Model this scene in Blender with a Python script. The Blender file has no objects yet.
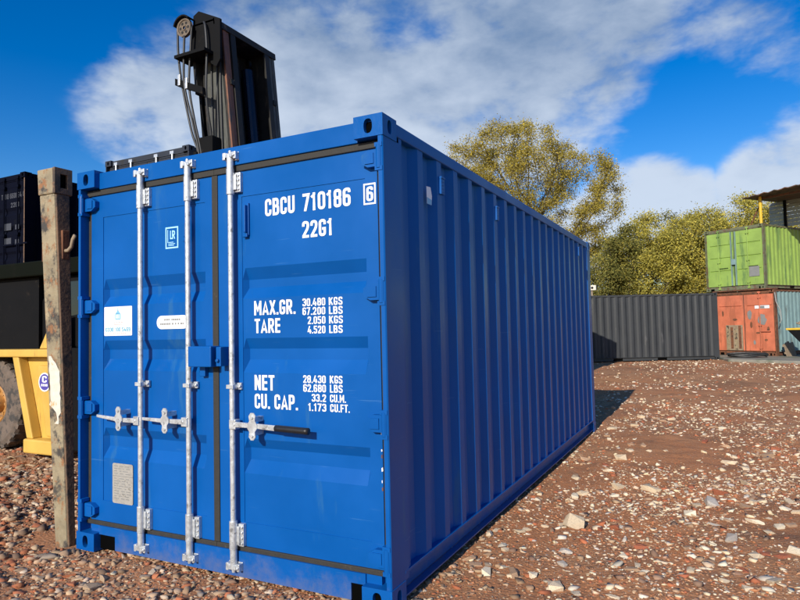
import bpy, bmesh, math, random
import numpy as np
from mathutils import Vector, Matrix

random.seed(7); rng = np.random.default_rng(11)
S = bpy.context.scene
COL = S.collection
rad = math.radians

# ------------------------------------------------------------------ camera
CAM = Vector((1.5129, -2.8325, 1.4487))
cr = Vector((0.89175, 0.45200, -0.02188)); cu = Vector((0.04067, -0.03190, 0.99866)); cf = Vector((-0.45070, 0.89144, 0.04683))
cd = bpy.data.cameras.new('camera'); cam = bpy.data.objects.new('camera', cd); COL.objects.link(cam)
cd.sensor_width = 36; cd.lens = 620.34 * 36 / 800; cd.clip_start = 0.05; cd.clip_end = 4000
cam.matrix_world = Matrix(((cr.x, cu.x, -cf.x, CAM.x), (cr.y, cu.y, -cf.y, CAM.y), (cr.z, cu.z, -cf.z, CAM.z), (0, 0, 0, 1)))
S.camera = cam

# ------------------------------------------------------------------ sky, sun, exposure
SUN_EL = 25.0; SUN_AZ = -0.8         # light travels along +y, a little towards -x
SKY_STR = 0.14; SUN_STR = 5.0; EXPO = 0.0
w = bpy.data.worlds.new('World'); S.world = w; w.use_nodes = True
nt = w.node_tree; N = nt.nodes; LK = nt.links; N.clear()
def nd(tree, typ, **kw):
    n = tree.nodes.new(typ)
    for k, v in kw.items(): setattr(n, k, v)
    return n
def mth(tree, op, a, b=None, c=None, clamp=False):
    n = tree.nodes.new('ShaderNodeMath'); n.operation = op; n.use_clamp = clamp
    for i, s in enumerate((a, b, c)):
        if s is None: continue
        if isinstance(s, (int, float)): n.inputs[i].default_value = s
        else: tree.links.new(s, n.inputs[i])
    return n.outputs[0]
def smooth(tree, x, lo, hi):
    n = tree.nodes.new('ShaderNodeMapRange'); n.interpolation_type = 'SMOOTHSTEP'
    tree.links.new(x, n.inputs[0]); n.inputs[1].default_value = lo; n.inputs[2].default_value = hi
    return n.outputs[0]
out = nd(nt, 'ShaderNodeOutputWorld')
sky = nd(nt, 'ShaderNodeTexSky', sky_type='NISHITA', sun_disc=False, sun_elevation=rad(SUN_EL), sun_rotation=rad(180 + SUN_AZ))
sky.altitude = 0; sky.air_density = 1.0; sky.dust_density = 0.35; sky.ozone_density = 2.6
hsv = nd(nt, 'ShaderNodeHueSaturation'); hsv.inputs['Hue'].default_value = 0.514; hsv.inputs['Saturation'].default_value = 1.5; hsv.inputs['Value'].default_value = 1.0
LK.new(sky.outputs[0], hsv.inputs['Color'])
bg = nd(nt, 'ShaderNodeBackground'); bg.inputs[1].default_value = SKY_STR; LK.new(hsv.outputs[0], bg.inputs[0])
tc = nd(nt, 'ShaderNodeTexCoord')
nrm = nd(nt, 'ShaderNodeVectorMath', operation='NORMALIZE'); LK.new(tc.outputs['Generated'], nrm.inputs[0])
sep = nd(nt, 'ShaderNodeSeparateXYZ'); LK.new(nrm.outputs[0], sep.inputs[0])
def wnoise(scale, detail, rough, dist, off):
    mp = nd(nt, 'ShaderNodeMapping'); mp.inputs['Location'].default_value = off; mp.inputs['Scale'].default_value = (1, 1, 1.9); LK.new(nrm.outputs[0], mp.inputs[0])
    n = nd(nt, 'ShaderNodeTexNoise'); LK.new(mp.outputs[0], n.inputs['Vector'])
    n.inputs['Scale'].default_value = scale; n.inputs['Detail'].default_value = detail
    n.inputs['Roughness'].default_value = rough; n.inputs['Distortion'].default_value = dist
    return n.outputs[0]
n_hi = wnoise(15.0, 4, 0.58, 0.15, (2.2, 5.1, 7.3))
n_fine = wnoise(5.5, 6, 0.54, 0.22, (3.1, 1.7, 0.4))
n_low = wnoise(1.8, 3, 0.5, 0.2, (8.3, 4.1, 2.0))
n_shade = wnoise(4.5, 3, 0.55, 0.3, (1.3, 9.2, 5.0))
clouds = [((-0.7064, 0.6373, 0.3080), 0.100, 0.60), ((-0.6346, 0.7043, 0.3182), 0.126, 0.85), ((-0.5494, 0.7636, 0.3394), 0.137, 1.00), ((-0.4592, 0.8204, 0.3407), 0.142, 1.00),
          ((-0.3622, 0.8670, 0.3422), 0.142, 1.00), ((-0.2679, 0.8961, 0.3538), 0.137, 1.00), ((-0.1882, 0.9104, 0.3686), 0.126, 0.90), ((-0.1440, 0.9353, 0.3234), 0.065, 0.60),
          ((-0.5486, 0.6935, 0.4670), 0.113, 0.45), ((-0.4569, 0.7361, 0.4995), 0.121, 0.55), ((-0.3159, 0.8051, 0.5021), 0.153, 0.80), ((-0.2390, 0.8607, 0.4495), 0.161, 0.95),
          ((-0.1588, 0.8840, 0.4396), 0.137, 0.85), ((-0.1048, 0.8875, 0.4488), 0.097, 0.60), ((-0.1179, 0.9801, 0.1598), 0.071, 1.00), ((-0.0759, 0.9831, 0.1664), 0.071, 1.00),
          ((-0.0328, 0.9852, 0.1680), 0.052, 0.95), ((0.0448, 0.9845, 0.1693), 0.048, 0.85), ((0.0809, 0.9807, 0.1783), 0.065, 1.00), ((0.1261, 0.9754, 0.1811), 0.089, 1.00),
          ((0.1835, 0.9653, 0.1859), 0.113, 0.90), ((-0.1509, 0.9801, 0.1292), 0.081, 0.90), ((0.0296, 0.9035, 0.4275), 0.097, 0.36), ((0.0962, 0.9065, 0.4110), 0.113, 0.42),
          ((0.1720, 0.9003, 0.3999), 0.145, 0.50)]
acc = None
for d, r, wt in clouds:
    dv = Vector(d).normalized()
    dot = nd(nt, 'ShaderNodeVectorMath', operation='DOT_PRODUCT'); LK.new(nrm.outputs[0], dot.inputs[0]); dot.inputs[1].default_value = dv
    m = mth(nt, 'MULTIPLY', smooth(nt, dot.outputs['Value'], math.cos(r * 1.45), math.cos(r * 0.15)), wt)
    acc = m if acc is None else mth(nt, 'MAXIMUM', acc, m)
# the unseen rest of the sky: similar cloud, thinned to lower the ambient light
vd = nd(nt, 'ShaderNodeVectorMath', operation='DOT_PRODUCT'); LK.new(nrm.outputs[0], vd.inputs[0]); vd.inputs[1].default_value = cf
away = smooth(nt, vd.outputs['Value'], 0.74, 0.60)
gen = mth(nt, 'MULTIPLY', smooth(nt, n_low, 0.56, 0.74), away)
acc = mth(nt, 'MAXIMUM', acc, gen)
dens = mth(nt, 'ADD', acc, mth(nt, 'ADD', mth(nt, 'MULTIPLY', mth(nt, 'SUBTRACT', n_fine, 0.5), 1.75), mth(nt, 'MULTIPLY', mth(nt, 'SUBTRACT', n_hi, 0.5), 0.9)))
dens = smooth(nt, dens, 0.20, 0.92)
dens = mth(nt, 'MULTIPLY', dens, smooth(nt, acc, 0.0, 0.35))
shade = smooth(nt, mth(nt, 'ADD', mth(nt, 'ADD', mth(nt, 'MULTIPLY', n_shade, .65), mth(nt, 'ADD', mth(nt, 'MULTIPLY', n_fine, .30), mth(nt, 'MULTIPLY', n_hi, .35))), mth(nt, 'MULTIPLY', sep.outputs[2], -1.3)), -0.18, 0.46)
crmp = nd(nt, 'ShaderNodeMix', data_type='RGBA'); LK.new(shade, crmp.inputs[0])
crmp.inputs[6].default_value = (0.155, 0.255, 0.43, 1); crmp.inputs[7].default_value = (0.64, 0.73, 0.86, 1)
bgc = nd(nt, 'ShaderNodeBackground'); bgc.inputs[1].default_value = 1.0; LK.new(crmp.outputs[2], bgc.inputs[0])
mx = nd(nt, 'ShaderNodeMixShader'); LK.new(mth(nt, 'MULTIPLY', dens, 0.93), mx.inputs[0]); LK.new(bg.outputs[0], mx.inputs[1]); LK.new(bgc.outputs[0], mx.inputs[2])
LK.new(mx.outputs[0], out.inputs[0])

sl = bpy.data.lights.new('sun', 'SUN'); sl.energy = SUN_STR; sl.angle = rad(0.5); sl.color = (1.0, 0.93, 0.82)
sun = bpy.data.objects.new('sun', sl); COL.objects.link(sun)
ce = math.cos(rad(SUN_EL))
sdir = Vector((math.sin(rad(SUN_AZ)) * ce, math.cos(rad(SUN_AZ)) * ce, -math.sin(rad(SUN_EL))))
sun.rotation_euler = (-sdir).to_track_quat('Z', 'Y').to_euler(); sun.location = (-3, -20, 14)
S.cycles.max_bounces = 4; S.cycles.diffuse_bounces = 2; S.cycles.glossy_bounces = 2; S.cycles.transmission_bounces = 3
vs = S.view_settings; vs.view_transform = 'Standard'; vs.look = 'None'; vs.exposure = EXPO; vs.gamma = 1; vs.use_curve_mapping = False

# ------------------------------------------------------------------ materials
def mat(name, col, rough=0.5, metal=0.0, var=0.08, vscale=6.0, bump=0.0, bscale=60.0, spots=None, spots_amt=0.5, spots_scale=7.0, spots2=None, spots2_amt=.35,
        bevel=0.0, spec=0.5, streak=False, attr=False, objcol=False, rvar=0.08, coat=0.0, mud=False):
    m = bpy.data.materials.new(name); m.use_nodes = True
    t = m.node_tree; b = t.nodes['Principled BSDF']; L = t.links
    b.inputs['Roughness'].default_value = rough; b.inputs['Metallic'].default_value = metal; b.inputs['Specular IOR Level'].default_value = spec
    b.inputs['Coat Weight'].default_value = coat; b.inputs['Coat Roughness'].default_value = 0.25
    g = nd(t, 'ShaderNodeTexCoord')
    vec = g.outputs['Object']
    if streak:
        mp = nd(t, 'ShaderNodeMapping'); mp.inputs['Scale'].default_value = (1, 1, 0.18); L.new(vec, mp.inputs[0]); svec = mp.outputs[0]
    else: svec = vec
    n1 = nd(t, 'ShaderNodeTexNoise'); L.new(vec, n1.inputs['Vector']); n1.inputs['Scale'].default_value = vscale; n1.inputs['Detail'].default_value = 4; n1.inputs['Roughness'].default_value = .62
    if attr:
        a = nd(t, 'ShaderNodeAttribute', attribute_name='Col'); base = a.outputs['Color']
    elif objcol:
        a = nd(t, 'ShaderNodeObjectInfo'); base = a.outputs['Color']
    else:
        rg = nd(t, 'ShaderNodeRGB'); rg.outputs[0].default_value = (*col, 1); base = rg.outputs[0]
    mr = nd(t, 'ShaderNodeMapRange'); L.new(n1.outputs[0], mr.inputs[0]); mr.inputs[1].default_value = .25; mr.inputs[2].default_value = .75
    mr.inputs[3].default_value = 1 - var; mr.inputs[4].default_value = 1 + var
    hs = nd(t, 'ShaderNodeHueSaturation'); L.new(base, hs.inputs['Color']); L.new(mr.outputs[0], hs.inputs['Value'])
    cur = hs.outputs[0]
    for sp, amt, sc, off in ((spots, spots_amt, spots_scale, 0.0), (spots2, spots2_amt, spots_scale * 2.3, 5.0)):
        if sp is None: continue
        mo = nd(t, 'ShaderNodeVectorMath', operation='ADD'); L.new(svec, mo.inputs[0]); mo.inputs[1].default_value = (off, off * 1.7, off * .6)
        n2 = nd(t, 'ShaderNodeTexNoise'); L.new(mo.outputs[0], n2.inputs['Vector']); n2.inputs['Scale'].default_value = sc; n2.inputs['Detail'].default_value = 6; n2.inputs['Roughness'].default_value = .68
        ms = nd(t, 'ShaderNodeMix', data_type='RGBA'); L.new(smooth(t, n2.outputs[0], 1.0 - amt, 1.12 - amt), ms.inputs[0])
        L.new(cur, ms.inputs[6]); ms.inputs[7].default_value = (*sp, 1); cur = ms.outputs[2]
    if mud:   # dust and splashed mud low down, thin scuffs anywhere
        sx = nd(t, 'ShaderNodeSeparateXYZ'); L.new(vec, sx.inputs[0])
        nm = nd(t, 'ShaderNodeTexNoise'); L.new(vec, nm.inputs['Vector']); nm.inputs['Scale'].default_value = 9; nm.inputs['Detail'].default_value = 5; nm.inputs['Roughness'].default_value = .7
        lowf = mth(t, 'SUBTRACT', mth(t, 'MULTIPLY', nm.outputs[0], .75), mth(t, 'MULTIPLY', sx.outputs[2], 1.6))
        mm_ = nd(t, 'ShaderNodeMix', data_type='RGBA'); L.new(mth(t, 'MULTIPLY', smooth(t, lowf, .12, .50), .33), mm_.inputs[0]); L.new(cur, mm_.inputs[6]); mm_.inputs[7].default_value = (.22, .18, .14, 1); cur = mm_.outputs[2]
        for scl, seed in (((2.5, 2.5, 60), 2.0),):
            mp2 = nd(t, 'ShaderNodeMapping'); mp2.inputs['Scale'].default_value = scl; mp2.inputs['Rotation'].default_value = (.12, .1, 0); L.new(vec, mp2.inputs[0])
            ns = nd(t, 'ShaderNodeTexNoise'); mp2.inputs['Location'].default_value = (seed, seed, seed); L.new(mp2.outputs[0], ns.inputs['Vector']); ns.inputs['Scale'].default_value = 1.2; ns.inputs['Detail'].default_value = 2
            ms2 = nd(t, 'ShaderNodeMix', data_type='RGBA'); L.new(mth(t, 'MULTIPLY', smooth(t, ns.outputs[0], .70, .78), .35), ms2.inputs[0]); L.new(cur, ms2.inputs[6]); ms2.inputs[7].default_value = (.07, .20, .42, 1); cur = ms2.outputs[2]
    L.new(cur, b.inputs['Base Color'])
    rr = nd(t, 'ShaderNodeMapRange'); L.new(n1.outputs[0], rr.inputs[0]); rr.inputs[1].default_value = .3; rr.inputs[2].default_value = .7
    rr.inputs[3].default_value = max(0.02, rough - rvar); rr.inputs[4].default_value = min(1, rough + rvar); L.new(rr.outputs[0], b.inputs['Roughness'])
    nin = None
    if bevel:
        bv = nd(t, 'ShaderNodeBevel', samples=3); bv.inputs['Radius'].default_value = bevel; nin = bv.outputs[0]
    if bump:
        n3 = nd(t, 'ShaderNodeTexNoise'); L.new(vec, n3.inputs['Vector']); n3.inputs['Scale'].default_value = bscale; n3.inputs['Detail'].default_value = 5
        bp = nd(t, 'ShaderNodeBump'); bp.inputs['Strength'].default_value = bump; bp.inputs['Distance'].default_value = 0.01; L.new(n3.outputs[0], bp.inputs['Height'])
        if nin: L.new(nin, bp.inputs['Normal'])
        nin = bp.outputs[0]
    if nin: L.new(nin, b.inputs['Normal'])
    return m

M = {}
M['blue'] = mat('blue_paint', (0.0010, 0.086, 0.335), .40, var=.13, vscale=1.6, bump=.2, bscale=3.5, mud=True, spots=(.016, .11, .31), spots_amt=.41, spots_scale=5, spec=.2, streak=True, rvar=.1)
M['blue_side'] = M['blue']
M['blue_cast'] = mat('blue_paint_casting', (0.0010, 0.088, 0.340), .40, var=.10, vscale=2.2, bump=.2, bscale=30, spots=(.008, .11, .33), spots_amt=.36, spots_scale=5, spec=.2)
M['galv'] = mat('galvanised_steel', (.62, .64, .65), .40, .55, var=.24, vscale=28, bump=.12, bscale=120, spots=(.28, .28, .28), spots_amt=.44, spots_scale=26, spots2=(.24, .15, .09), spots2_amt=.30)
M['rubber'] = mat('rubber_gasket', (.026, .024, .020), .75, var=.25, vscale=18, bump=.2, bscale=80, spots=(.075, .062, .046), spots_amt=.38, spots_scale=14)
M['black_grip'] = mat('black_grip', (.012, .012, .013), .45, var=.1)
M['white'] = mat('white_lettering', (.80, .80, .79), .5, var=.07, vscale=20, spots=(.30, .42, .60), spots_amt=.37, spots_scale=34)
M['sticker'] = mat('white_vinyl', (.82, .83, .84), .4, var=.02)
M['print_blue'] = mat('pale_blue_print', (.20, .48, .72), .5, var=.05)
M['print_teal'] = mat('teal_print', (.09, .36, .50), .5, var=.05)
M['print_red'] = mat('faded_red_print', (.72, .38, .36), .5, var=.05)
M['print_grey'] = mat('grey_print', (.22, .22, .21), .5, var=.1)
M['lr_blue'] = mat('light_blue_print', (.36, .72, .95), .5, var=.04)
M['alu'] = mat('data_plate_metal', (.46, .44, .40), .45, .35, var=.18, vscale=40, spots=(.26, .24, .20), spots_amt=.44, spots_scale=40)
M['dark'] = mat('dark_void_steel', (.010, .010, .011), .8, var=.1)
M['void'] = mat('hole_shade_paint', (.0015, .0015, .0015), .95, var=.1, spec=0.05)  # shade inside holes and notches, put into the colour
M['under'] = mat('dark_underside', (.015, .016, .018), .8, var=.2)
M['black_c'] = mat('charcoal_paint', (.028, .031, .034), .6, var=.22, vscale=1.6, bump=.05, bscale=8, spots=(.085, .085, .085), spots_amt=.38, spots_scale=3, streak=True)
M['green_c'] = mat('apple_green_paint', (.25, .375, .075), .55, var=.15, vscale=2.0, spots=(.13, .22, .06), spots_amt=.47, spots_scale=3, spots2=(.16, .10, .05), spots2_amt=.37, streak=True)
M['green_frame'] = mat('weathered_green_steel', (.14, .15, .08), .6, var=.3, vscale=4, spots=(.13, .075, .045), spots_amt=.5, spots_scale=6)
M['red_c'] = mat('faded_orange_red_paint', (.55, .155, .078), .65, var=.22, vscale=2.4, spots=(.40, .12, .06), spots_amt=.50, spots_scale=4.5, spots2=(.09, .085, .085), spots2_amt=.36, streak=True)
M['rust'] = mat('rusty_steel', (.17, .068, .032), .8, var=.35, vscale=8, bump=.3, bscale=50, spots=(.085, .042, .026), spots_amt=.5, spots_scale=9)
M['teal_c'] = mat('faded_teal_paint', (.19, .29, .29), .6, var=.16, vscale=2, spots=(.12, .15, .14), spots_amt=.43, spots_scale=4, spots2=(.20, .11, .06), spots2_amt=.35, streak=True)
M['navy_c'] = mat('navy_paint_with_shade', (.0025, .0035, .010), .85, spec=.06, var=.2, vscale=2, spots=(.005, .006, .010), spots_amt=.45, spots_scale=3)  # nearly black: shade on the stack is put into this navy
M['navy_b'] = mat('slate_navy_paint', (.030, .036, .050), .7, spec=.2, var=.2, vscale=2, spots=(.03, .03, .03), spots_amt=.45, spots_scale=3)
M['olive_c'] = mat('olive_paint_with_shade', (.005, .0065, .004), .85, spec=.06, var=.25, vscale=2, spots=(.008, .008, .006), spots_amt=.45, spots_scale=3)  # stack shade put into the olive; the cab roof shares it
M['dimtext'] = mat('lettering_with_shade', (.045, .05, .065), .8, var=.2, vscale=30)  # white code greyed down, its shade painted in
M['yellow'] = mat('machine_yellow', (.62, .385, .075), .5, var=.14, vscale=2.5, bump=.04, bscale=10, spots=(.38, .22, .06), spots_amt=.42, spots_scale=5, spots2=(.12, .08, .045), spots2_amt=.31, streak=True)
M['yellow_pole'] = mat('yellow_pole_paint', (.70, .43, .03), .5, var=.1)
M['machine_black'] = mat('machine_black', (.0055, .0055, .006), .75, spec=.12, var=.3, vscale=5, spots=(.020, .016, .012), spots_amt=.42, spots_scale=6)
M['mast'] = mat('grimy_mast_steel', (.020, .019, .017), .6, .1, spec=.25, var=.35, vscale=6, bump=.15, bscale=40, spots=(.07, .055, .04), spots_amt=.45, spots_scale=8, streak=True)
M['mast_web'] = mat('grey_mast_web', (.085, .088, .078), .6, .0, spec=.3, var=.25, vscale=5, bump=.1, bscale=40, spots=(.05, .046, .04), spots_amt=.48, spots_scale=7, streak=True)
M['mast_rust'] = mat('rust_streaked_rail', (.19, .078, .042), .6, .15, var=.3, vscale=8, bump=.15, bscale=40, spots=(.07, .045, .035), spots_amt=.47, spots_scale=7, streak=True)
M['pulley'] = mat('pulley_steel', (.15, .115, .08), .55, .3, var=.3, vscale=20)
M['hose'] = mat('hydraulic_hose', (.022, .022, .022), .5, var=.2)
M['ram'] = mat('hydraulic_ram', (.012, .016, .03), .3, .4, var=.1)
M['tyre'] = mat('muddy_tyre', (.14, .105, .08), .85, var=.3, vscale=10, bump=.35, bscale=60, spots=(.05, .045, .04), spots_amt=.52, spots_scale=9)
M['rim'] = mat('yellow_wheel_rim', (.42, .20, .05), .6, var=.3, vscale=10, spots=(.13, .08, .05), spots_amt=.48, spots_scale=12)
M['glass'] = mat('dark_cab_glass', (.012, .014, .016), .08, 0, var=.05)
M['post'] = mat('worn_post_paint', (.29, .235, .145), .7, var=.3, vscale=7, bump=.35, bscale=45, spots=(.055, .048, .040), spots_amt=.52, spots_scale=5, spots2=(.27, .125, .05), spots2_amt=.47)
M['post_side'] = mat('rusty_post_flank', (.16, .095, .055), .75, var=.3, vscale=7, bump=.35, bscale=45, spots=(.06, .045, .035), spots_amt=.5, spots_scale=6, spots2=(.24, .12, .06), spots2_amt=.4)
M['paper'] = mat('torn_paper', (.66, .60, .50), .85, var=.12, vscale=20, spots=(.50, .30, .07), spots_amt=.40, spots_scale=13, spots2=(.30, .24, .18), spots2_amt=.36)
M['sheet'] = mat('rusty_roof_sheet', (.11, .075, .055), .75, var=.3, vscale=2, spots=(.17, .07, .04), spots_amt=.5, spots_scale=3)
M['clad'] = mat('grey_cladding', (.30, .31, .29), .6, var=.12, vscale=3, spots=(.2, .19, .17), spots_amt=.42, spots_scale=5)
M['concrete'] = mat('stained_concrete', (.25, .235, .19), .9, var=.22, vscale=1.5, bump=.3, bscale=30, spots=(.15, .16, .11), spots_amt=.5, spots_scale=1.1, spots2=(.30, .19, .12), spots2_amt=.42)
M['wood'] = mat('weathered_wood', (.28, .21, .14), .8, var=.25, vscale=9)
M['cream'] = mat('cream_plastic', (.70, .64, .50), .5, var=.08)
M['lime'] = mat('lime_paint', (.19, .52, .05), .5, var=.1)
M['shed'] = mat('shed_green', (.045, .10, .05), .6, var=.2, vscale=2)
M['stone'] = mat('stone_surface', (1, 1, 1), .88, var=.22, vscale=9, bump=.4, bscale=70, objcol=True, spots=(.30, .20, .13), spots_amt=.40, spots_scale=9)
M['gravel'] = mat('gravel_stone', (1, 1, 1), .9, var=.14, vscale=14, attr=True)
M['bark'] = mat('tree_bark', (.075, .058, .042), .9, var=.3, vscale=4)

def leaf_mat(name):
    m = bpy.data.materials.new(name); m.use_nodes = True; t = m.node_tree; t.nodes.clear(); L = t.links
    o = nd(t, 'ShaderNodeOutputMaterial'); a = nd(t, 'ShaderNodeAttribute', attribute_name='Col')
    d = nd(t, 'ShaderNodeBsdfDiffuse'); tr = nd(t, 'ShaderNodeBsdfTranslucent'); L.new(a.outputs[0], d.inputs[0]); L.new(a.outputs[0], tr.inputs[0])
    mx = nd(t, 'ShaderNodeMixShader'); mx.inputs[0].default_value = .32; L.new(d.outputs[0], mx.inputs[1]); L.new(tr.outputs[0], mx.inputs[2]); L.new(mx.outputs[0], o.inputs[0])
    return m
M['leaf'] = leaf_mat('spring_leaf')

def ground_mat():
    m = bpy.data.materials.new('rubble_soil'); m.use_nodes = True; t = m.node_tree; b = t.nodes['Principled BSDF']; L = t.links
    g = nd(t, 'ShaderNodeTexCoord'); vec = g.outputs['Object']
    def noise(sc, det=6, ro=.6, w=0.):
        mo = nd(t, 'ShaderNodeVectorMath', operation='ADD'); L.new(vec, mo.inputs[0]); mo.inputs[1].default_value = (w * 13.1, w * 7.7, w)
        n = nd(t, 'ShaderNodeTexNoise'); L.new(mo.outputs[0], n.inputs['Vector']); n.inputs['Scale'].default_value = sc; n.inputs['Detail'].default_value = min(det, 5); n.inputs['Roughness'].default_value = ro; return n.outputs[0]
    def mix(f, a, c):
        x = nd(t, 'ShaderNodeMix', data_type='RGBA'); L.new(f, x.inputs[0])
        for i, v in ((6, a), (7, c)):
            if isinstance(v, tuple): x.inputs[i].default_value = (*v, 1)
            else: L.new(v, x.inputs[i])
        return x.outputs[2]
    c = mix(smooth(t, noise(.55, 5, .6, 1), .38, .66), (.46, .195, .085), (.46, .235, .115))
    c = mix(smooth(t, noise(2.6, 7, .65, 2), .47, .70), c, (.28, .140, .072))
    c = mix(smooth(t, noise(7, 8, .7, 3), .60, .72), c, (.42, .16, .08))
    c = mix(smooth(t, noise(16, 6, .7, 7), .56, .72), c, (.22, .112, .060))
    c = mix(mth(t, 'MULTIPLY', smooth(t, noise(.32, 4, .55, 9), .52, .66), .55), c, (.21, .105, .055))
    # fine grit
    for sc, thr, colr, wv in ((85, .32, (.40, .31, .22), 4), (48, .27, (.45, .36, .27), 5), (60, .26, (.30, .10, .05), 6)):
        v = nd(t, 'ShaderNodeTexVoronoi'); v.inputs['Scale'].default_value = sc; L.new(vec, v.inputs['Vector']); v.inputs['Randomness'].default_value = 1
        sp = nd(t, 'ShaderNodeSeparateColor'); L.new(v.outputs['Color'], sp.inputs[0])
        pick = mth(t, 'GREATER_THAN', sp.outputs[0], .66)
        near = smooth(t, v.outputs['Distance'], thr, thr * .6)
        c = mix(mth(t, 'MULTIPLY', pick, near), c, colr)
    L.new(c, b.inputs['Base Color']); b.inputs['Roughness'].default_value = .95; b.inputs['Specular IOR Level'].default_value = .2
    v = nd(t, 'ShaderNodeTexVoronoi'); v.inputs['Scale'].default_value = 42; L.new(vec, v.inputs['Vector'])
    h = mth(t, 'ADD', mth(t, 'MULTIPLY', v.outputs['Distance'], -.7), mth(t, 'MULTIPLY', noise(30, 6, .7, 8), 1.2))
    bp = nd(t, 'ShaderNodeBump'); bp.inputs['Strength'].default_value = .55; bp.inputs['Distance'].default_value = .014; L.new(h, bp.inputs['Height']); L.new(bp.outputs[0], b.inputs['Normal'])
    return m
M['ground'] = ground_mat()

# ------------------------------------------------------------------ mesh helpers
class MB:
    def __init__(s): s.v = []; s.f = []; s.m = []
    def add(s, vs, fs, mi=0):
        o = len(s.v); s.v += [tuple(p) for p in vs]; s.f += [tuple(i + o for i in f) for f in fs]; s.m += [mi] * len(fs); return s
    def box(s, x0, x1, y0, y1, z0, z1, mi=0):
        return s.add([(x0, y0, z0), (x1, y0, z0), (x1, y1, z0), (x0, y1, z0), (x0, y0, z1), (x1, y0, z1), (x1, y1, z1), (x0, y1, z1)],
                     [(0, 3, 2, 1), (4, 5, 6, 7), (0, 1, 5, 4), (1, 2, 6, 5), (2, 3, 7, 6), (3, 0, 4, 7)], mi)
    def prism(s, poly, axis, a0, a1, mi=0):
        # poly in the two other axes (in xyz order), extruded along axis
        n = len(poly)
        def pt(p, a):
            if axis == 'x': return (a, p[0], p[1])
            if axis == 'y': return (p[0], a, p[1])
            return (p[0], p[1], a)
        vs = [pt(p, a0) for p in poly] + [pt(p, a1) for p in poly]
        fs = [tuple(range(n - 1, -1, -1)), tuple(range(n, 2 * n))] + [(i, (i + 1) % n, n + (i + 1) % n, n + i) for i in range(n)]
        return s.add(vs, fs, mi)
    def cyl(s, p0, p1, r0, r1=None, n=14, mi=0, caps=True):
        r1 = r0 if r1 is None else r1
        p0 = Vector(p0); p1 = Vector(p1); d = (p1 - p0).normalized()
        a = d.orthogonal().normalized(); b = d.cross(a)
        vs = []
        for p, r in ((p0, r0), (p1, r1)):
            for i in range(n):
                t = 2 * math.pi * i / n; vs.append(p + a * (r * math.cos(t)) + b * (r * math.sin(t)))
        fs = [(i, (i + 1) % n, n + (i + 1) % n, n + i) for i in range(n)]
        if caps: fs += [tuple(range(n - 1, -1, -1)), tuple(range(n, 2 * n))]
        return s.add(vs, fs, mi)
    def tube(s, pts, r, n=8, mi=0):
        pts = [Vector(p) for p in pts]; vs = []; prev = None
        for i, p in enumerate(pts):
            d = (pts[min(i + 1, len(pts) - 1)] - pts[max(i - 1, 0)]).normalized()
            a = d.orthogonal().normalized() if prev is None else (prev - d * prev.dot(d)).normalized(); prev = a
            b = d.cross(a)
            for k in range(n):
                t = 2 * math.pi * k / n; vs.append(p + a * (r * math.cos(t)) + b * (r * math.sin(t)))
        fs = []
        for i in range(len(pts) - 1):
            for k in range(n):
                fs.append((i * n + k, i * n + (k + 1) % n, (i + 1) * n + (k + 1) % n, (i + 1) * n + k))
        fs += [tuple(range(n - 1, -1, -1)), tuple(range((len(pts) - 1) * n, len(pts) * n))]
        return s.add(vs, fs, mi)
    def build(s, name, mats, parent=None, smooth=False, bevel=0.0, loc=None, fix=False):
        me = bpy.data.meshes.new(name); me.from_pydata(s.v, [], s.f)
        mats = mats if isinstance(mats, (list, tuple)) else [mats]
        for q in mats: me.materials.append(M[q] if isinstance(q, str) else q)
        if len(mats) > 1: me.polygons.foreach_set('material_index', s.m)
        if fix:
            bm = bmesh.new(); bm.from_mesh(me); bmesh.ops.recalc_face_normals(bm, faces=bm.faces); bm.to_mesh(me); bm.free()
        if smooth: me.polygons.foreach_set('use_smooth', [True] * len(me.polygons))
        me.update()
        o = bpy.data.objects.new(name, me); COL.objects.link(o)
        if parent: o.parent = parent
        if loc: o.location = loc
        if bevel:
            b = o.modifiers.new('bevel', 'BEVEL'); b.width = bevel; b.segments = 2; b.limit_method = 'ANGLE'; b.angle_limit = rad(35)
        return o
def tag(o, label, cat, group=None):
    o['label'] = label; o['category'] = cat
    if group: o['group'] = group
    return o
def thing(name, label, cat, loc=(0, 0, 0), rz=0.0, group=None):
    o = bpy.data.objects.new(name, None); COL.objects.link(o); o.location = loc; o.rotation_euler = (0, 0, rz); o.empty_display_size = .3
    return tag(o, label, cat, group)
def inst(name, src, parent, loc=(0, 0, 0), rot=(0, 0, 0), scale=(1, 1, 1)):
    o = bpy.data.objects.new(name, src.data); COL.objects.link(o); o.parent = parent; o.location = loc; o.rotation_euler = rot; o.scale = scale
    return o

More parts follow.
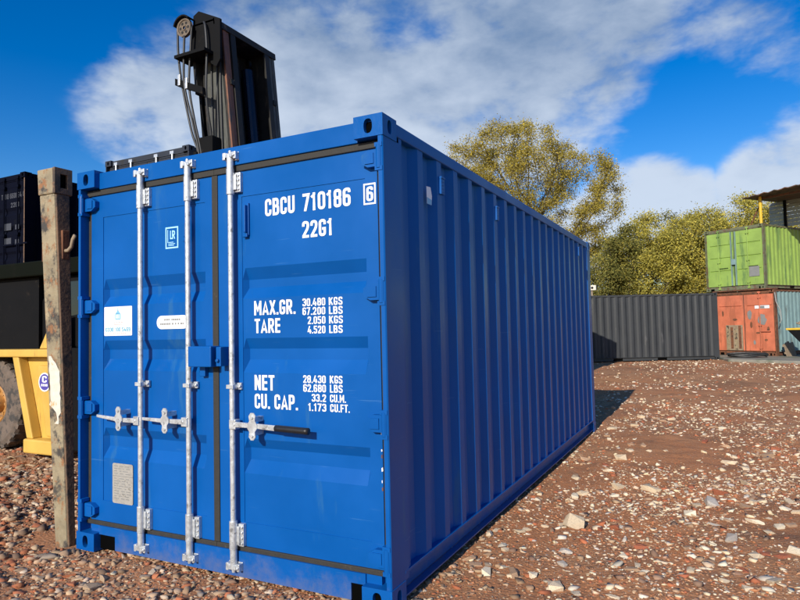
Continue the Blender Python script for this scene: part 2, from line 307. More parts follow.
_l, _r, _b, _t, _R = .08, .38, .08, .92, .15
GLY = {
 'C': (.46, [([(_r, .64), (_r, _t), (_l, _t), (_l, _b), (_r, _b), (_r, .36)], _R, 0)]),
 'U': (.46, [([(_l, 1), (_l, _b), (_r, _b), (_r, 1)], _R, 0)]),
 'G': (.46, [([(_r, .68), (_r, _t), (_l, _t), (_l, _b), (_r, _b), (_r, .36)], _R, 0), ([(_r, .52), (_r, .44), (.22, .44)], 0, 0)]),
 '0': (.46, [([(_l, _t), (_r, _t), (_r, _b), (_l, _b)], _R, 1)]),
 '1': (.34, [([(.03, .74), (.19, .90), (.19, 0)], 0, 0), ([(.19, .86), (.19, 1)], 0, 0)]),
 '2': (.46, [([(_l, .68), (_l, _t), (_r, _t), (_r, .58), (_l, .10)], _R, 0), ([(.01, _b), (.45, _b)], 0, 0)]),
 '3': (.46, [([(_l, .74), (_l, _t), (_r, _t), (_r, .53), (.18, .53)], .13, 0), ([(.18, .53), (_r, .53), (_r, _b), (_l, _b), (_l, .28)], .13, 0)]),
 '4': (.48, [([(.34, 0), (.34, .55)], 0, 0), ([(.26, 1), (.05, .27), (.48, .27)], 0, 0)]),
 '5': (.46, [([(.43, _t), (.09, _t), (.08, .52)], 0, 0), ([(_l, .57), (_r, .57), (_r, _b), (_l, _b), (_l, .27)], .14, 0)]),
 '6': (.46, [([(_r, .74), (_r, _t), (_l, _t), (_l, .5)], _R, 0), ([(_l, .56), (_r, .56), (_r, _b), (_l, _b)], .14, 1)]),
 '7': (.44, [([(.0, _t), (.37, _t), (.15, 0)], 0, 0)]),
 '8': (.46, [([(_l, _t), (_r, _t), (_r, .53), (_l, .53)], .13, 1), ([(_l, .53), (_r, .53), (_r, _b), (_l, _b)], .13, 1)]),
 '9': (.46, [([(_l, .26), (_l, _b), (_r, _b), (_r, .5)], _R, 0), ([(_l, .44), (_r, .44), (_r, _t), (_l, _t)], .14, 1)]),
 'A': (.50, [([(.05, 0), (.25, .95), (.45, 0)], 0, 0), ([(.12, .25), (.38, .25)], 0, 0)]),
 'B': (.47, [([(_l, 0), (_l, 1)], 0, 0), ([(_l, _t), (.36, _t), (.36, .53), (_l, .53)], .13, 0), ([(_l, .53), (.39, .53), (.39, _b), (_l, _b)], .14, 0)]),
 'E': (.40, [([(_l, 0), (_l, 1)], 0, 0)] + [([(_l, z), (.39, z)], 0, 0) for z in (_b, .51, _t)]),
 'F': (.40, [([(_l, 0), (_l, 1)], 0, 0)] + [([(_l, z), (.39, z)], 0, 0) for z in (.51, _t)]),
 'K': (.48, [([(_l, 0), (_l, 1)], 0, 0), ([(.42, 1), (_l, .40)], 0, 0), ([(.18, .56), (.43, 0)], 0, 0)]),
 'L': (.39, [([(_l, 1), (_l, _b), (.38, _b)], 0, 0)]),
 'M': (.60, [([(_l, 0), (_l, 1)], 0, 0), ([(_l, .93), (.30, .34), (.52, .93)], 0, 0), ([(.52, 1), (.52, 0)], 0, 0)]),
 'N': (.48, [([(_l, 0), (_l, 1)], 0, 0), ([(_l, .95), (.40, .05)], 0, 0), ([(.40, 0), (.40, 1)], 0, 0)]),
 'P': (.46, [([(_l, 0), (_l, 1)], 0, 0), ([(_l, _t), (_r, _t), (_r, .46), (_l, .46)], .14, 0)]),
 'R': (.47, [([(_l, 0), (_l, 1)], 0, 0), ([(_l, _t), (_r, _t), (_r, .48), (_l, .48)], .14, 0), ([(.22, .48), (.41, 0)], 0, 0)]),
 'S': (.46, [([(_r, .72), (_r, _t), (_l, _t), (_l, .56), (_r, .44), (_r, _b), (_l, _b), (_l, .28)], .13, 0)]),
 'T': (.44, [([(0, _t), (.44, _t)], 0, 0), ([(.22, _t), (.22, 0)], 0, 0)]),
 'X': (.46, [([(.05, 0), (.41, 1)], 0, 0), ([(.05, 1), (.41, 0)], 0, 0)]),
 '.': (.16, [([(.08, 0), (.08, .16)], 0, 0)]), ' ': (.20, [])}
def rounded(pts, R, closed):
    if R == 0: return [Vector(p) for p in pts]
    P = [Vector(p) for p in pts]; n = len(P); o_ = []
    for i in range(n):
        if not closed and i in (0, n - 1): o_.append(P[i]); continue
        a, p, b = P[i - 1], P[i], P[(i + 1) % n]
        d = min(R, (a - p).length * .499, (b - p).length * .499); s_, e = p + (a - p).normalized() * d, p + (b - p).normalized() * d
        for k in range(6):
            t = k / 5; o_.append(s_ * (1 - t) ** 2 * 1 + p * 2 * t * (1 - t) + e * t * t)
    return o_
def text(s, x0, x1, z0, z1, y, m, parent, name='lettering', bold=.16):
    vs, fs, x, lay = [], [], 0.0, 0
    hw = (bold if bold > .05 else .16) / 2
    for c in s:
        wd, strokes = GLY[c]
        for pts, R, closed in strokes:
            P = rounded(pts, R, closed); n = len(P); base = len(vs); lay += 1; dy = (lay % 7) * .00006
            for i in range(n):
                if closed: a, b = P[i - 1], P[(i + 1) % n]
                else: a, b = P[max(i - 1, 0)], P[min(i + 1, n - 1)]
                d0 = (P[i] - a) if (closed or i > 0) else (b - P[i]); d1 = (b - P[i]) if (closed or i < n - 1) else (P[i] - a)
                d0 = d0.normalized() if d0.length > 1e-6 else d1.normalized(); d1 = d1.normalized() if d1.length > 1e-6 else d0
                n0 = Vector((-d0.y, d0.x)); n1 = Vector((-d1.y, d1.x)); mm = (n0 + n1)
                mm = n0 if mm.length < 1e-3 else mm.normalized(); k = min(1.8, 1 / max(.3, mm.dot(n0)))
                for sg in (1, -1):
                    q = P[i] + mm * (hw * k * sg); vs.append((q.x + x, min(max(q.y, 0), 1), dy))
            for i in range(n if closed else n - 1):
                j = (i + 1) % n; fs.append((base + 2 * i, base + 2 * i + 1, base + 2 * j + 1, base + 2 * j))
        x += wd + .085
    tot = x - .085
    me = bpy.data.meshes.new(name); me.from_pydata([(x0 + u / tot * (x1 - x0), y - dy, z0 + v * (z1 - z0)) for u, v, dy in vs], [], fs)
    me.materials.append(M[m]); me.update()
    o = bpy.data.objects.new(name, me); COL.objects.link(o); o.parent = parent
    return o

# ------------------------------------------------------------------ ground
def vnoise(x, y, seed):
    xi = np.floor(x).astype(np.int64); yi = np.floor(y).astype(np.int64); fx = x - xi; fy = y - yi
    fx = fx * fx * (3 - 2 * fx); fy = fy * fy * (3 - 2 * fy)
    def h(a, b):
        n = (a * 374761393 + b * 668265263 + seed * 974634721) & 0x7fffffff
        n = ((n ^ (n >> 13)) * 1274126177) & 0x7fffffff
        return ((n ^ (n >> 16)) & 0xffff) / 65535.0
    return (h(xi, yi) * (1 - fx) + h(xi + 1, yi) * fx) * (1 - fy) + (h(xi, yi + 1) * (1 - fx) + h(xi + 1, yi + 1) * fx) * fy - .5
def hgt(x, y):
    x = np.asarray(x, float); y = np.asarray(y, float)
    fade = np.clip(1.4 - np.hypot(x, y - 8) / 60, 0, 1)
    left = np.clip((-2.2 - x) / 1.5, 0, 1)
    h = .05 * vnoise(x * .35, y * .35, 1) + (.035 + .05 * left) * vnoise(x * 1.1, y * 1.1, 2) + .028 * vnoise(x * 3.1, y * 3.1, 3) + .016 * vnoise(x * 8, y * 8, 4) + .010 * vnoise(x * 17, y * 17, 5)
    # level strip where the container and the machines stand
    d = np.maximum(np.maximum(-2.7 - x, x - .25), np.maximum(-.25 - y, y - 6.3))
    k = np.clip(d / .7, 0, 1)
    h = h * (.35 + .65 * k) - .018 + .012 * k
    ins = (d < -.55)
    h = np.where(ins, np.minimum(h, -.03), h)
    h = h + .012 * np.clip(1 - np.abs(y + .05) / .35, 0, 1) * ((x > -2.6) & (x < .1))
    return h * fade - (1 - fade) * .02
def axis_pts(a, b, step, far, n):
    core = np.arange(a, b + step, step); g = np.geomspace(step * 1.2, 1.0, n); g = np.cumsum(g) / np.cumsum(g)[-1]
    k = np.linspace(0, 1, n + 1)[1:] ** 4
    return np.concatenate([(a - far * k)[::-1], core, b + far * k])
gx = axis_pts(-9, 9, .055, 1500, 34); gy = axis_pts(-2.6, 15, .05, 1500, 40)
X, Y = np.meshgrid(gx, gy); Z = hgt(X, Y)
nx, ny = len(gx), len(gy)
ids = np.arange(nx * ny).reshape(ny, nx)
fq = np.stack([ids[:-1, :-1], ids[:-1, 1:], ids[1:, 1:], ids[1:, :-1]], -1).reshape(-1, 4)
def np_mesh(name, co, faces, m, cols=None, smooth=False):
    me = bpy.data.meshes.new(name); k = faces.shape[1]
    me.vertices.add(len(co)); me.vertices.foreach_set('co', co.astype(np.float32).ravel())
    me.loops.add(faces.size); me.loops.foreach_set('vertex_index', faces.astype(np.int32).ravel())
    me.polygons.add(len(faces)); me.polygons.foreach_set('loop_start', (np.arange(len(faces)) * k).astype(np.int32))
    me.update(calc_edges=True)
    if smooth: me.polygons.foreach_set('use_smooth', np.ones(len(faces), bool))
    if cols is not None:
        a = me.color_attributes.new('Col', 'FLOAT_COLOR', 'POINT')
        c4 = np.ones((len(co), 4), np.float32); c4[:, :3] = cols; a.data.foreach_set('color', c4.ravel())
    me.materials.append(M[m]); me.validate()
    o = bpy.data.objects.new(name, me); COL.objects.link(o); return o
ground = np_mesh('ground', np.stack([X.ravel(), Y.ravel(), Z.ravel()], 1), fq, 'ground', smooth=True)
ground['kind'] = 'structure'

# stone shapes: convex lumps of rubble, some rounded, some broken flat
def hull_shape(k, r):
    bm = bmesh.new(); n = 9 + (k % 4) * 2
    el = (1.0, r.uniform(.5, .95), r.uniform(.26, .6))
    if k % 2:
        for c in range(8):
            if r.random() < .12: continue
            bm.verts.new(tuple((1 if c >> a & 1 else -1) * r.uniform(.42, .98) * el[a] * .82 for a in range(3)))
        for c in range(3): bm.verts.new((r.uniform(-.8, .8) * el[0], r.uniform(-.8, .8) * el[1], r.choice((-1, 1)) * r.uniform(.8, 1.05) * el[2]))
        n = 0
    for i in range(n):
        z = 1 - 2 * (i + .5) / n; t = i * 2.39996 + r.uniform(-.5, .5); q = math.sqrt(max(0, 1 - z * z)); s_ = r.uniform(.58, 1.15)
        bm.verts.new((q * math.cos(t) * el[0] * s_, q * math.sin(t) * el[1] * s_, z * el[2] * s_))
    res = bmesh.ops.convex_hull(bm, input=bm.verts)
    for v in [v for v in bm.verts if not v.link_faces]: bm.verts.remove(v)
    bmesh.ops.triangulate(bm, faces=bm.faces); bmesh.ops.recalc_face_normals(bm, faces=bm.faces)
    bm.verts.index_update()
    co = np.array([v.co[:] for v in bm.verts]); f = np.array([[v.index for v in q.verts] for q in bm.faces]); bm.free()
    return co, f
rs = random.Random(5)
SH = [hull_shape(k, rs) for k in range(16)]
PAL_R = [((.68, .53, .35), .25), ((.74, .63, .46), .20), ((.44, .28, .17), .20), ((.42, .135, .060), .13), ((.24, .14, .09), .13), ((.54, .47, .39), .07), ((.50, .20, .09), .04)]
PAL_S = [((.46, .195, .088), .35), ((.36, .160, .076), .3), ((.24, .118, .062), .2), ((.50, .26, .13), .15)]
PAL_L = [((.48, .33, .20), .26), ((.36, .225, .13), .26), ((.23, .140, .085), .17), ((.42, .140, .06), .15), ((.58, .45, .31), .12), ((.28, .215, .16), .04)]
def stone_cols(n, left, r):
    out_ = np.empty((n, 3))
    for pal, sel in ((PAL_R, ~left), (PAL_L, left)):
        k = int(sel.sum()); c = np.array([p[0] for p in pal]); pr = np.array([p[1] for p in pal]); pr /= pr.sum()
        out_[sel] = c[r.choice(len(pal), k, p=pr)]
    return out_ * r.uniform(.78, 1.12, (n, 1)) * r.uniform(.96, 1.04, (n, 3))
def free(x, y, m=0.0):
    a = (x > -2.30 - m) & (x < -.16 + m) & (y > .24 - m) & (y < 5.85 + m)
    b = (x > -2.95 - m) & (x < -2.44 + m) & (y > -.03 - m) & (y < .26 + m)
    return ~(a | b)
def in_view(x, y, mx=1.22):
    dx = x - CAM.x; dy = y - CAM.y
    lat = dx * .892 + dy * .452; dep = -.4508 * dx + .8926 * dy
    dep_ok = dep > 1.6
    return dep_ok & (np.abs(lat) < dep * .645 * mx + .4), dep
def scatter(n, d0, d1, smin, smax, pw, r, thin=True):
    lat = r.uniform(-.80, .80, n * 3); u_ = r.uniform(0, 1, n * 3)
    dep = (d0 ** (2 - pw) + u_ * (d1 ** (2 - pw) - d0 ** (2 - pw))) ** (1 / (2 - pw))
    x = CAM.x + dep * (-.4508) + lat * dep * .892; y = CAM.y + dep * .8926 + lat * dep * .452
    left = x < -2.0 - .6 * vnoise(x * .8, y * .8, 21)
    front = (y < .9) & (x < .6)
    pr = .50 + 1.5 * vnoise(x * .9, y * .9, 31) + .8 * vnoise(x * .3, y * .3, 33)
    pr = np.where(y > 12, pr + .30, pr)
    pr = np.where(left | front, .62 + .9 * vnoise(x * 1.7, y * 1.7, 41), pr)
    keep = (r.uniform(0, 1, len(x)) < pr) & free(x, y, .01)
    # hidden behind the stacked containers and the big one
    idx = np.nonzero(keep)[0][:n]
    sz = smin * (smax / smin) ** (r.uniform(0, 1, len(idx)) ** 1.9)
    return x[idx], y[idx], sz, (left | front)[idx]
def pack(groups, name, soil=()):
    cos, fs, cl, off = [], [], [], 0
    for gi, (x, y, s_, left) in enumerate(groups):
        n = len(x); col = stone_cols(n, left, rng)
        if gi in soil: col = np.array([p[0] for p in PAL_S])[rng.choice(4, n, p=[.35, .3, .2, .15])] * rng.uniform(.8, 1.15, (n, 1))
        shp = rng.integers(0, len(SH), n); yaw = rng.uniform(0, 6.283, n); tl = rng.normal(0, .26, n); flat = rng.uniform(.45, 1.0, n)
        z = hgt(x, y); sinkv = rng.uniform(-.16, .16, n)
        for k, (co, f) in enumerate(SH):
            sel = np.nonzero(shp == k)[0]
            if not len(sel): continue
            p = co[None] * s_[sel, None, None]; p = p * np.stack([np.ones(len(sel)), np.ones(len(sel)), flat[sel]], 1)[:, None, :]
            c, s2 = np.cos(tl[sel])[:, None], np.sin(tl[sel])[:, None]
            px2 = p[..., 0] * c + p[..., 2] * s2; pz2 = -p[..., 0] * s2 + p[..., 2] * c
            cy, sy = np.cos(yaw[sel])[:, None], np.sin(yaw[sel])[:, None]
            wx = px2 * cy - p[..., 1] * sy + x[sel, None]; wy = px2 * sy + p[..., 1] * cy + y[sel, None]
            wz = pz2 + z[sel, None] + (s_ * sinkv)[sel, None]
            co2 = np.stack([wx, wy, wz], -1).reshape(-1, 3)
            ff = (f[None] + (np.arange(len(sel)) * len(co))[:, None, None]).reshape(-1, 3) + off
            cos.append(co2); fs.append(ff); cl.append(np.repeat(col[sel], len(co), 0)); off += len(co2)
    o = np_mesh(name, np.concatenate(cos), np.concatenate(fs), 'gravel', np.concatenate(cl))
    o['kind'] = 'stuff'; return o
r2 = np.random.default_rng(3)
groups = [scatter(20000, 2.0, 6.5, .0035, .024, .8, r2), scatter(5200, 2.0, 7, .014, .052, .8, r2), scatter(26000, 2.0, 8, .006, .020, .8, r2), scatter(17000, 5, 12, .009, .046, .9, r2), scatter(15000, 10, 29, .020, .075, .9, r2)]
# rubble bank on the left and along the door end
def patch(n, x0, x1, y0, y1, smin, smax, r):
    x = r.uniform(x0, x1, n); y = r.uniform(y0, y1, n); k = free(x, y, .01); x, y = x[k], y[k]
    return x, y, smin * (smax / smin) ** (r.uniform(0, 1, len(x)) ** 1.6), np.ones(len(x), bool)
groups += [patch(3300, -5.2, -2.4, -1.4, 2.4, .012, .075, r2), patch(3200, -9, -4, 1.5, 6, .018, .085, r2), patch(3200, -2.6, .5, -1.2, .26, .007, .048, r2), patch(9000, -6.5, .4, -1.4, 3.5, .005, .018, r2), patch(1200, -.25, .12, .1, 6.2, .007, .035, r2)]
gravel = pack(groups, 'gravel', soil=(2, 8))
tag(gravel, 'loose brown and cream rubble stones covering the reddish yard', 'gravel')

# the largest stones, each its own piece of the ground
shape_me = []
for k, (co, f) in enumerate(SH):
    me = bpy.data.meshes.new('stone'); me.from_pydata(co.tolist(), [], f.tolist())
    bm = bmesh.new(); bm.from_mesh(me)
    bm.to_mesh(me); bm.free()
    me.materials.append(M['stone']); me.update(); shape_me.append(me)
def stone(x, y, s_, col, k=None, flat=1.0, yaw=None, sink=.1, tilt=.12):
    k = rs.randrange(16) if k is None else k
    o = bpy.data.objects.new('stone', shape_me[k]); COL.objects.link(o); o.parent = ground
    o.location = (x, y, float(hgt(x, y)) + s_ * sink); o.scale = (s_, s_ * rs.uniform(.8, 1.0), s_ * flat)
    o.rotation_euler = (rs.gauss(0, tilt), rs.gauss(0, tilt), rs.uniform(0, 6.28) if yaw is None else yaw); o.color = (*col, 1)
CREAM = (.68, .54, .37)
marked = [(x, y, r_ * 1.12, CREAM) for x, y, r_ in [(0.54, 1.83, 0.095), (0.54, 2.15, 0.047), (0.04, 1.4, 0.049), (0.05, 1.51, 0.033), (0.35, 1.73, 0.036), (1.5, 1.19, 0.037), (1.68, 1.63, 0.065), (1.17, 1.35, 0.034), (0.98, 1.62, 0.033), (0.98, 0.68, 0.04), (1.75, 1.24, 0.067), (1.73, 2.94, 0.052), (0.59, 4.73, 0.057), (1.04, 1.19, 0.036), (1.61, 1.1, 0.046), (1.65, 4.83, 0.07), (0.22, 1.18, 0.046), (0.66, 0.7, 0.073), (0.78, 0.66, 0.038), (0.38, 0.77, 0.047), (0.24, 1.6, 0.043), (1.23, 2.22, 0.033), (1.33, 3.99, 0.039), (1.81, 2.47, 0.036)]]
big = 0
for i, (x, y, s_, c) in enumerate(marked):
    stone(x, y, s_, tuple(q * (.88 + .2 * ((i * 7) % 5) / 5) for q in c), flat=1.15 if i in (0, 2) else rs.uniform(.55, .9), sink=.25 if i in (0, 2) else .06); big += 1
while big < 299:
    dep = rs.uniform(2.0, 3.6) ** 1.75 + .3; lt = rs.uniform(-.66, .70)
    x = CAM.x + dep * -.4508 + lt * dep * .892; y = CAM.y + dep * .8926 + lt * dep * .452
    left = x < -2.2 or (y < .6 and x < .3)
    if not bool(free(np.array(x), np.array(y), .09)): continue
    if -2.4 < x < 0 and y > 0: continue
    pal = PAL_L if left else PAL_R[:3] + PAL_R[5:6] + [((.34, .105, .05), .07)]
    c = rs.choices([p[0] for p in pal], [p[1] for p in pal])[0]; v = rs.uniform(.85, 1.1)
    s_ = rs.uniform(.030, .070) * (1 + dep * .05) * (1.3 if rs.random() < .12 else 1)
    stone(x, y, s_, tuple(q * v for q in c), flat=rs.uniform(.5, .95), sink=.06); big += 1

# concrete hard standing under the stacked containers
mb = MB(); mb.prism([(1.9, 23.0), (5.2, 21.2), (12, 19), (14, 34), (3, 34), (1.2, 26.5)], 'z', -.2, .09)
pad = mb.build('concrete_pad', 'concrete', bevel=.04); pad['kind'] = 'structure'

# ------------------------------------------------------------------ shipping containers
W_, H_, L_ = 2.438, 2.591, 6.058
def holed(mb, o, u, v, wd, ht, hw, hh, inward, depth=.028):
    # plate with a rounded slot; o = corner, u/v unit vectors
    o, u, v, inward = Vector(o), Vector(u), Vector(v), Vector(inward); c = o + u * wd / 2 + v * ht / 2
    ca = math.atan2(ht, wd)
    ang = sorted(set([2 * math.pi * i / 20 for i in range(20)] + [ca, math.pi - ca, math.pi + ca, 2 * math.pi - ca]))
    n = len(ang); outer, inner = [], []
    for a in ang:
        ct, st = math.cos(a), math.sin(a)
        t = min((wd / 2) / abs(ct) if abs(ct) > 1e-6 else 9, (ht / 2) / abs(st) if abs(st) > 1e-6 else 9)
        outer.append(c + u * (t * ct) + v * (t * st))
        e = 2.6; q = (abs(ct / hw) ** e + abs(st / hh) ** e) ** (-1 / e)
        inner.append(c + u * (q * ct) + v * (q * st))
    vs = outer + inner + [p + inward * depth for p in inner]
    fs = []
    for i in range(n):
        j = (i + 1) % n; fs += [(i, j, n + j, n + i), (n + i, n + j, 2 * n + j, 2 * n + i)]
    mb.add(vs, fs)
def make_casting(m):
    # right, front, top corner: x in [-.178,0], y in [0,.162], z in [0,.118]
    mb = MB(); a, b, c = .178, .162, .118
    holed(mb, (-a, 0, 0), (1, 0, 0), (0, 0, 1), a, c, .026, .040, (0, 1, 0))
    holed(mb, (0, 0, 0), (0, 1, 0), (0, 0, 1), b, c, .024, .038, (-1, 0, 0))
    holed(mb, (-a, 0, c), (1, 0, 0), (0, 1, 0), a, b, .032, .055, (0, 0, -1))
    mb.add([(-a, 0, 0), (0, 0, 0), (0, b, 0), (-a, b, 0), (-a, 0, c), (-a, b, c), (0, b, c)], [(0, 3, 2, 1), (0, 4, 5, 3), (3, 5, 6, 2)])
    mb.box(-a + .029, -.029, .029, b - .03, .02, c - .029, 1)  # near-black core stands in for the shade inside the holes
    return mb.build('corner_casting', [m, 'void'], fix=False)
def corrugated(y0, y1, z0, z1, pitch=.278, depth=.036, out=(.072, .068, .070, .068)):
    k = max(1, round((y1 - y0) / pitch)); p = (y1 - y0) / k; sc = p / sum(out); pts = []
    y = y0
    for i in range(k):
        pts += [(y, 0), (y + out[0] * sc * .5, 0)] if i == 0 else []
        y_ = y + out[0] * sc * .5
        pts += [(y_ + out[1] * sc, -depth), (y_ + (out[1] + out[2]) * sc, -depth), (y_ + (out[1] + out[2] + out[3]) * sc, 0)]
        if i < k - 1: pts += [(y_ + p, 0)]
        y += p
    pts += [(y1, 0)]
    mb = MB(); n = len(pts)
    mb.add([(d, yy, z0) for yy, d in pts] + [(d, yy, z1) for yy, d in pts], [(i, i + 1, n + i + 1, n + i) for i in range(n - 1)])
    return mb
def trough_panel(xa, xb, z0, z1, yf, troughs, depth=.034, e=.022):
    zs = [(z0, 0)]
    for zt, za, zb, zbot in sorted(troughs, key=lambda q: q[3]): zs += [(zbot, 0), (zb, 1), (za, 1), (zt, 0)]
    zs += [(z1, 0)]
    xs = [(xa, 0), (xa + e, 1), (xb - e, 1), (xb, 0)]
    mb = MB(); vs = [(x, yf + depth * fx * fz, z) for z, fz in zs for x, fx in xs]
    fs = [(i * 4 + j, i * 4 + j + 1, (i + 1) * 4 + j + 1, (i + 1) * 4 + j) for i in range(len(zs) - 1) for j in range(3)]
    mb.add(vs, fs); return mb
CAST = {}
def body(root, paint, side=None, frame=None, sides2=None, pocket=True, under='under'):
    side = side or paint; frame = frame or paint
    if frame not in CAST:
        CAST[frame] = make_casting('blue_cast' if frame == 'blue' else frame); first = CAST[frame]
    else: first = None
    for sx in (0, 1):
        for sy in (0, 1):
            for sz in (0, 1):
                loc = (-W_ if sx else 0, L_ if sy else 0, H_ - .118 if sz else .118)
                scl = (-1 if sx else 1, -1 if sy else 1, 1 if sz else -1)
                if first is not None: o = first; first = None; o.parent = root; o.location = loc; o.scale = scl
                else: inst('corner_casting', CAST[frame], root, loc, scale=scl)
    # corner posts
    prof = [(-.032, .004), (-.010, .004), (-.004, .010), (-.004, .205), (-.085, .205), (-.085, .088), (-.032, .088)]
    for sx in (0, 1):
        q = [(-W_ - x, y) for x, y in prof][::-1] if sx else prof
        MB().prism(q, 'z', .118, H_ - .118).build('corner_post', frame, root)
    for sx in (0, 1):
        q = [(-.09, L_ - .004), (-.004, L_ - .004), (-.004, L_ - .2), (-.09, L_ - .2)]
        if sx: q = [(-W_ - x, y) for x, y in q]
        MB().prism(q, 'z', .118, H_ - .118).build('corner_post', frame, root, fix=True)
    # walls
    sp = corrugated(.205, L_ - .2, .15, H_ - .075).build('side_panel', side, root, loc=(-.012, 0, 0))
    inst('side_panel', sp, root, (-W_ + .012, 0, 0), scale=(-1, 1, 1))
    rp = corrugated(.09, W_ - .09, .15, H_ - .1).build('end_panel', side, root, loc=(0, L_ - .03, 0)); rp.rotation_euler = (0, 0, math.pi / 2)
    rf = corrugated(.13, L_ - .13, -W_ + .02, -.02, depth=.02).build('roof_panel', paint, root, loc=(0, 0, H_ - .040)); rf.rotation_euler = (0, math.pi / 2, 0)
    # rails
    for sx in (0, 1):
        f = (lambda x0, x1: (-W_ - x1, -W_ - x0)) if sx else (lambda x0, x1: (x0, x1))
        x0, x1 = f(-.066, -.006)
        MB().box(x0, x1, .162, L_ - .162, H_ - .085, H_ - .012).build('top_rail', frame, root, bevel=.006)
        mb = MB(); x0, x1 = f(-.055, -.007)
        cuts = [.162, 2.0, 2.36, 3.70, 4.06, L_ - .162] if pocket else [.162, L_ - .162]
        xw = f(-.066, -.058)
        for a, b in zip(cuts[::2], cuts[1::2]): mb.box(*xw, a, b, .036, .150); mb.box(x0, x1, a, b, .028, .036)
        if pocket:
            for a, b in ((2.0, 2.36), (3.70, 4.06)): mb.box(x0, x1, a, b, .028, .036)
        xa, xb = f(-.066, -.003); mb.box(xa, xb, .165, L_ - .165, .150, .164)
        mb.build('bottom_rail', frame, root)
    MB().box(-W_ + .09, -.09, .15, L_ - .05, .10, .145).build('floor', under, root)
    MB().box(-W_ + .178, -.178, L_ - .12, L_ - .02, H_ - .13, H_ - .015).build('rear_header', frame, root)
    MB().box(-W_ + .178, -.178, L_ - .12, L_ - .02, .03, .158).build('rear_sill', frame, root)
    # door end header and sill
    mb = MB().box(-W_ + .178, -.178, .040, .14, H_ - .128, H_ - .014); mb.box(-W_ + .086, -.086, .055, .14, H_ - .16, H_ - .128)
    mb.build('header', frame, root, bevel=.004)
    mb = MB().prism([(-W_ + .178, .165), (-.178, .165), (-.178, .108), (-.268, .108), (-.268, .018), (-W_ + .335, .018), (-W_ + .335, .108), (-W_ + .178, .108)], 'y', .040, .13)
    mb.box(-W_ + .086, -.086, .052, .13, .118, .163)
    MB().box(-W_ + .179, -W_ + .333, .050, .06, .012, .107).build('pocket_dark_plate', 'void', root); MB().box(-.267, -.179, .050, .06, .012, .107).build('pocket_dark_plate', 'void', root)  # near-black plates stand in for the shade behind the sill notches
    mb.build('sill', frame, root, fix=True)

T3 = [(1.835, 1.765, 1.715, 1.650), (1.414, 1.350, 1.286, 1.210), (.821, .763, .693, .617)]
# ---- the blue container
blue = thing('shipping_container', 'bright blue twenty foot container with white code lettering and steel locking bars', 'container')
body(blue, 'blue', side='blue_side', pocket=False)
def door_blue(x0, x1, xa, xb):
    mb = trough_panel(xa, xb, .33, 2.27, .066, T3)
    y0, y1 = .062, .10
    mb.box(x0, xa, y0, y1, .192, 2.425); mb.box(xb, x1, y0, y1, .192, 2.425); mb.box(xa, xb, y0, y1, 2.27, 2.425); mb.box(xa, xb, y0, y1, .192, .33)
    return mb.build('door', 'blue', blue)
dl = door_blue(-2.368, -1.243, -2.248, -1.306); dl['label'] = 'left door with two locking bars'
dr = door_blue(-1.197, -.072, -1.010, -.148); dr['label'] = 'right door with white code and weight lettering'
def gasket(door, x0, x1, centre):
    mb = MB()
    mb.box(x0, x1, .050, .095, 2.425, 2.462); mb.box(x0, x1, .050, .095, .163, .192)
    if centre: mb.box(-1.243, -1.197, .054, .095, .192, 2.425); mb.box(-2.404, -2.368, .066, .1, .163, 2.462)
    else: mb.box(-.072, -.034, .066, .1, .163, 2.462)
    mb.build('gasket', 'rubber', door, bevel=.004)
gasket(dl, -2.400, -1.220, True); gasket(dr, -1.220, -.040, False)
# hinges: blade on the door, pin at the post
for door, sgn, xp in ((dl, 1, -2.412), (dr, -1, -.026)):
    for z in (2.362, 1.650, .957, .262):
        mb = MB(); f = lambda t: xp + sgn * t
        poly = [(f(.0), z - .045), (f(.085), z - .045), (f(.125), z - .02), (f(.125), z + .02), (f(.085), z + .045), (f(.0), z + .045)]
        if sgn < 0: poly = poly[::-1]
        mb.prism(poly, 'y', .026, .0605); mb.box(min(f(.045), f(.1)), max(f(.045), f(.1)), .020, .026, z - .028, z + .028)
        mb.cyl((f(.004), .014, z - .062), (f(.004), .014, z + .062), .019, n=12)
        for dz in (-.075, .052): mb.box(f(.004) - .022, f(.004) + .022, .0, .06, z + dz, z + dz + .022)
        mb.build('hinge', 'blue', door, fix=True)
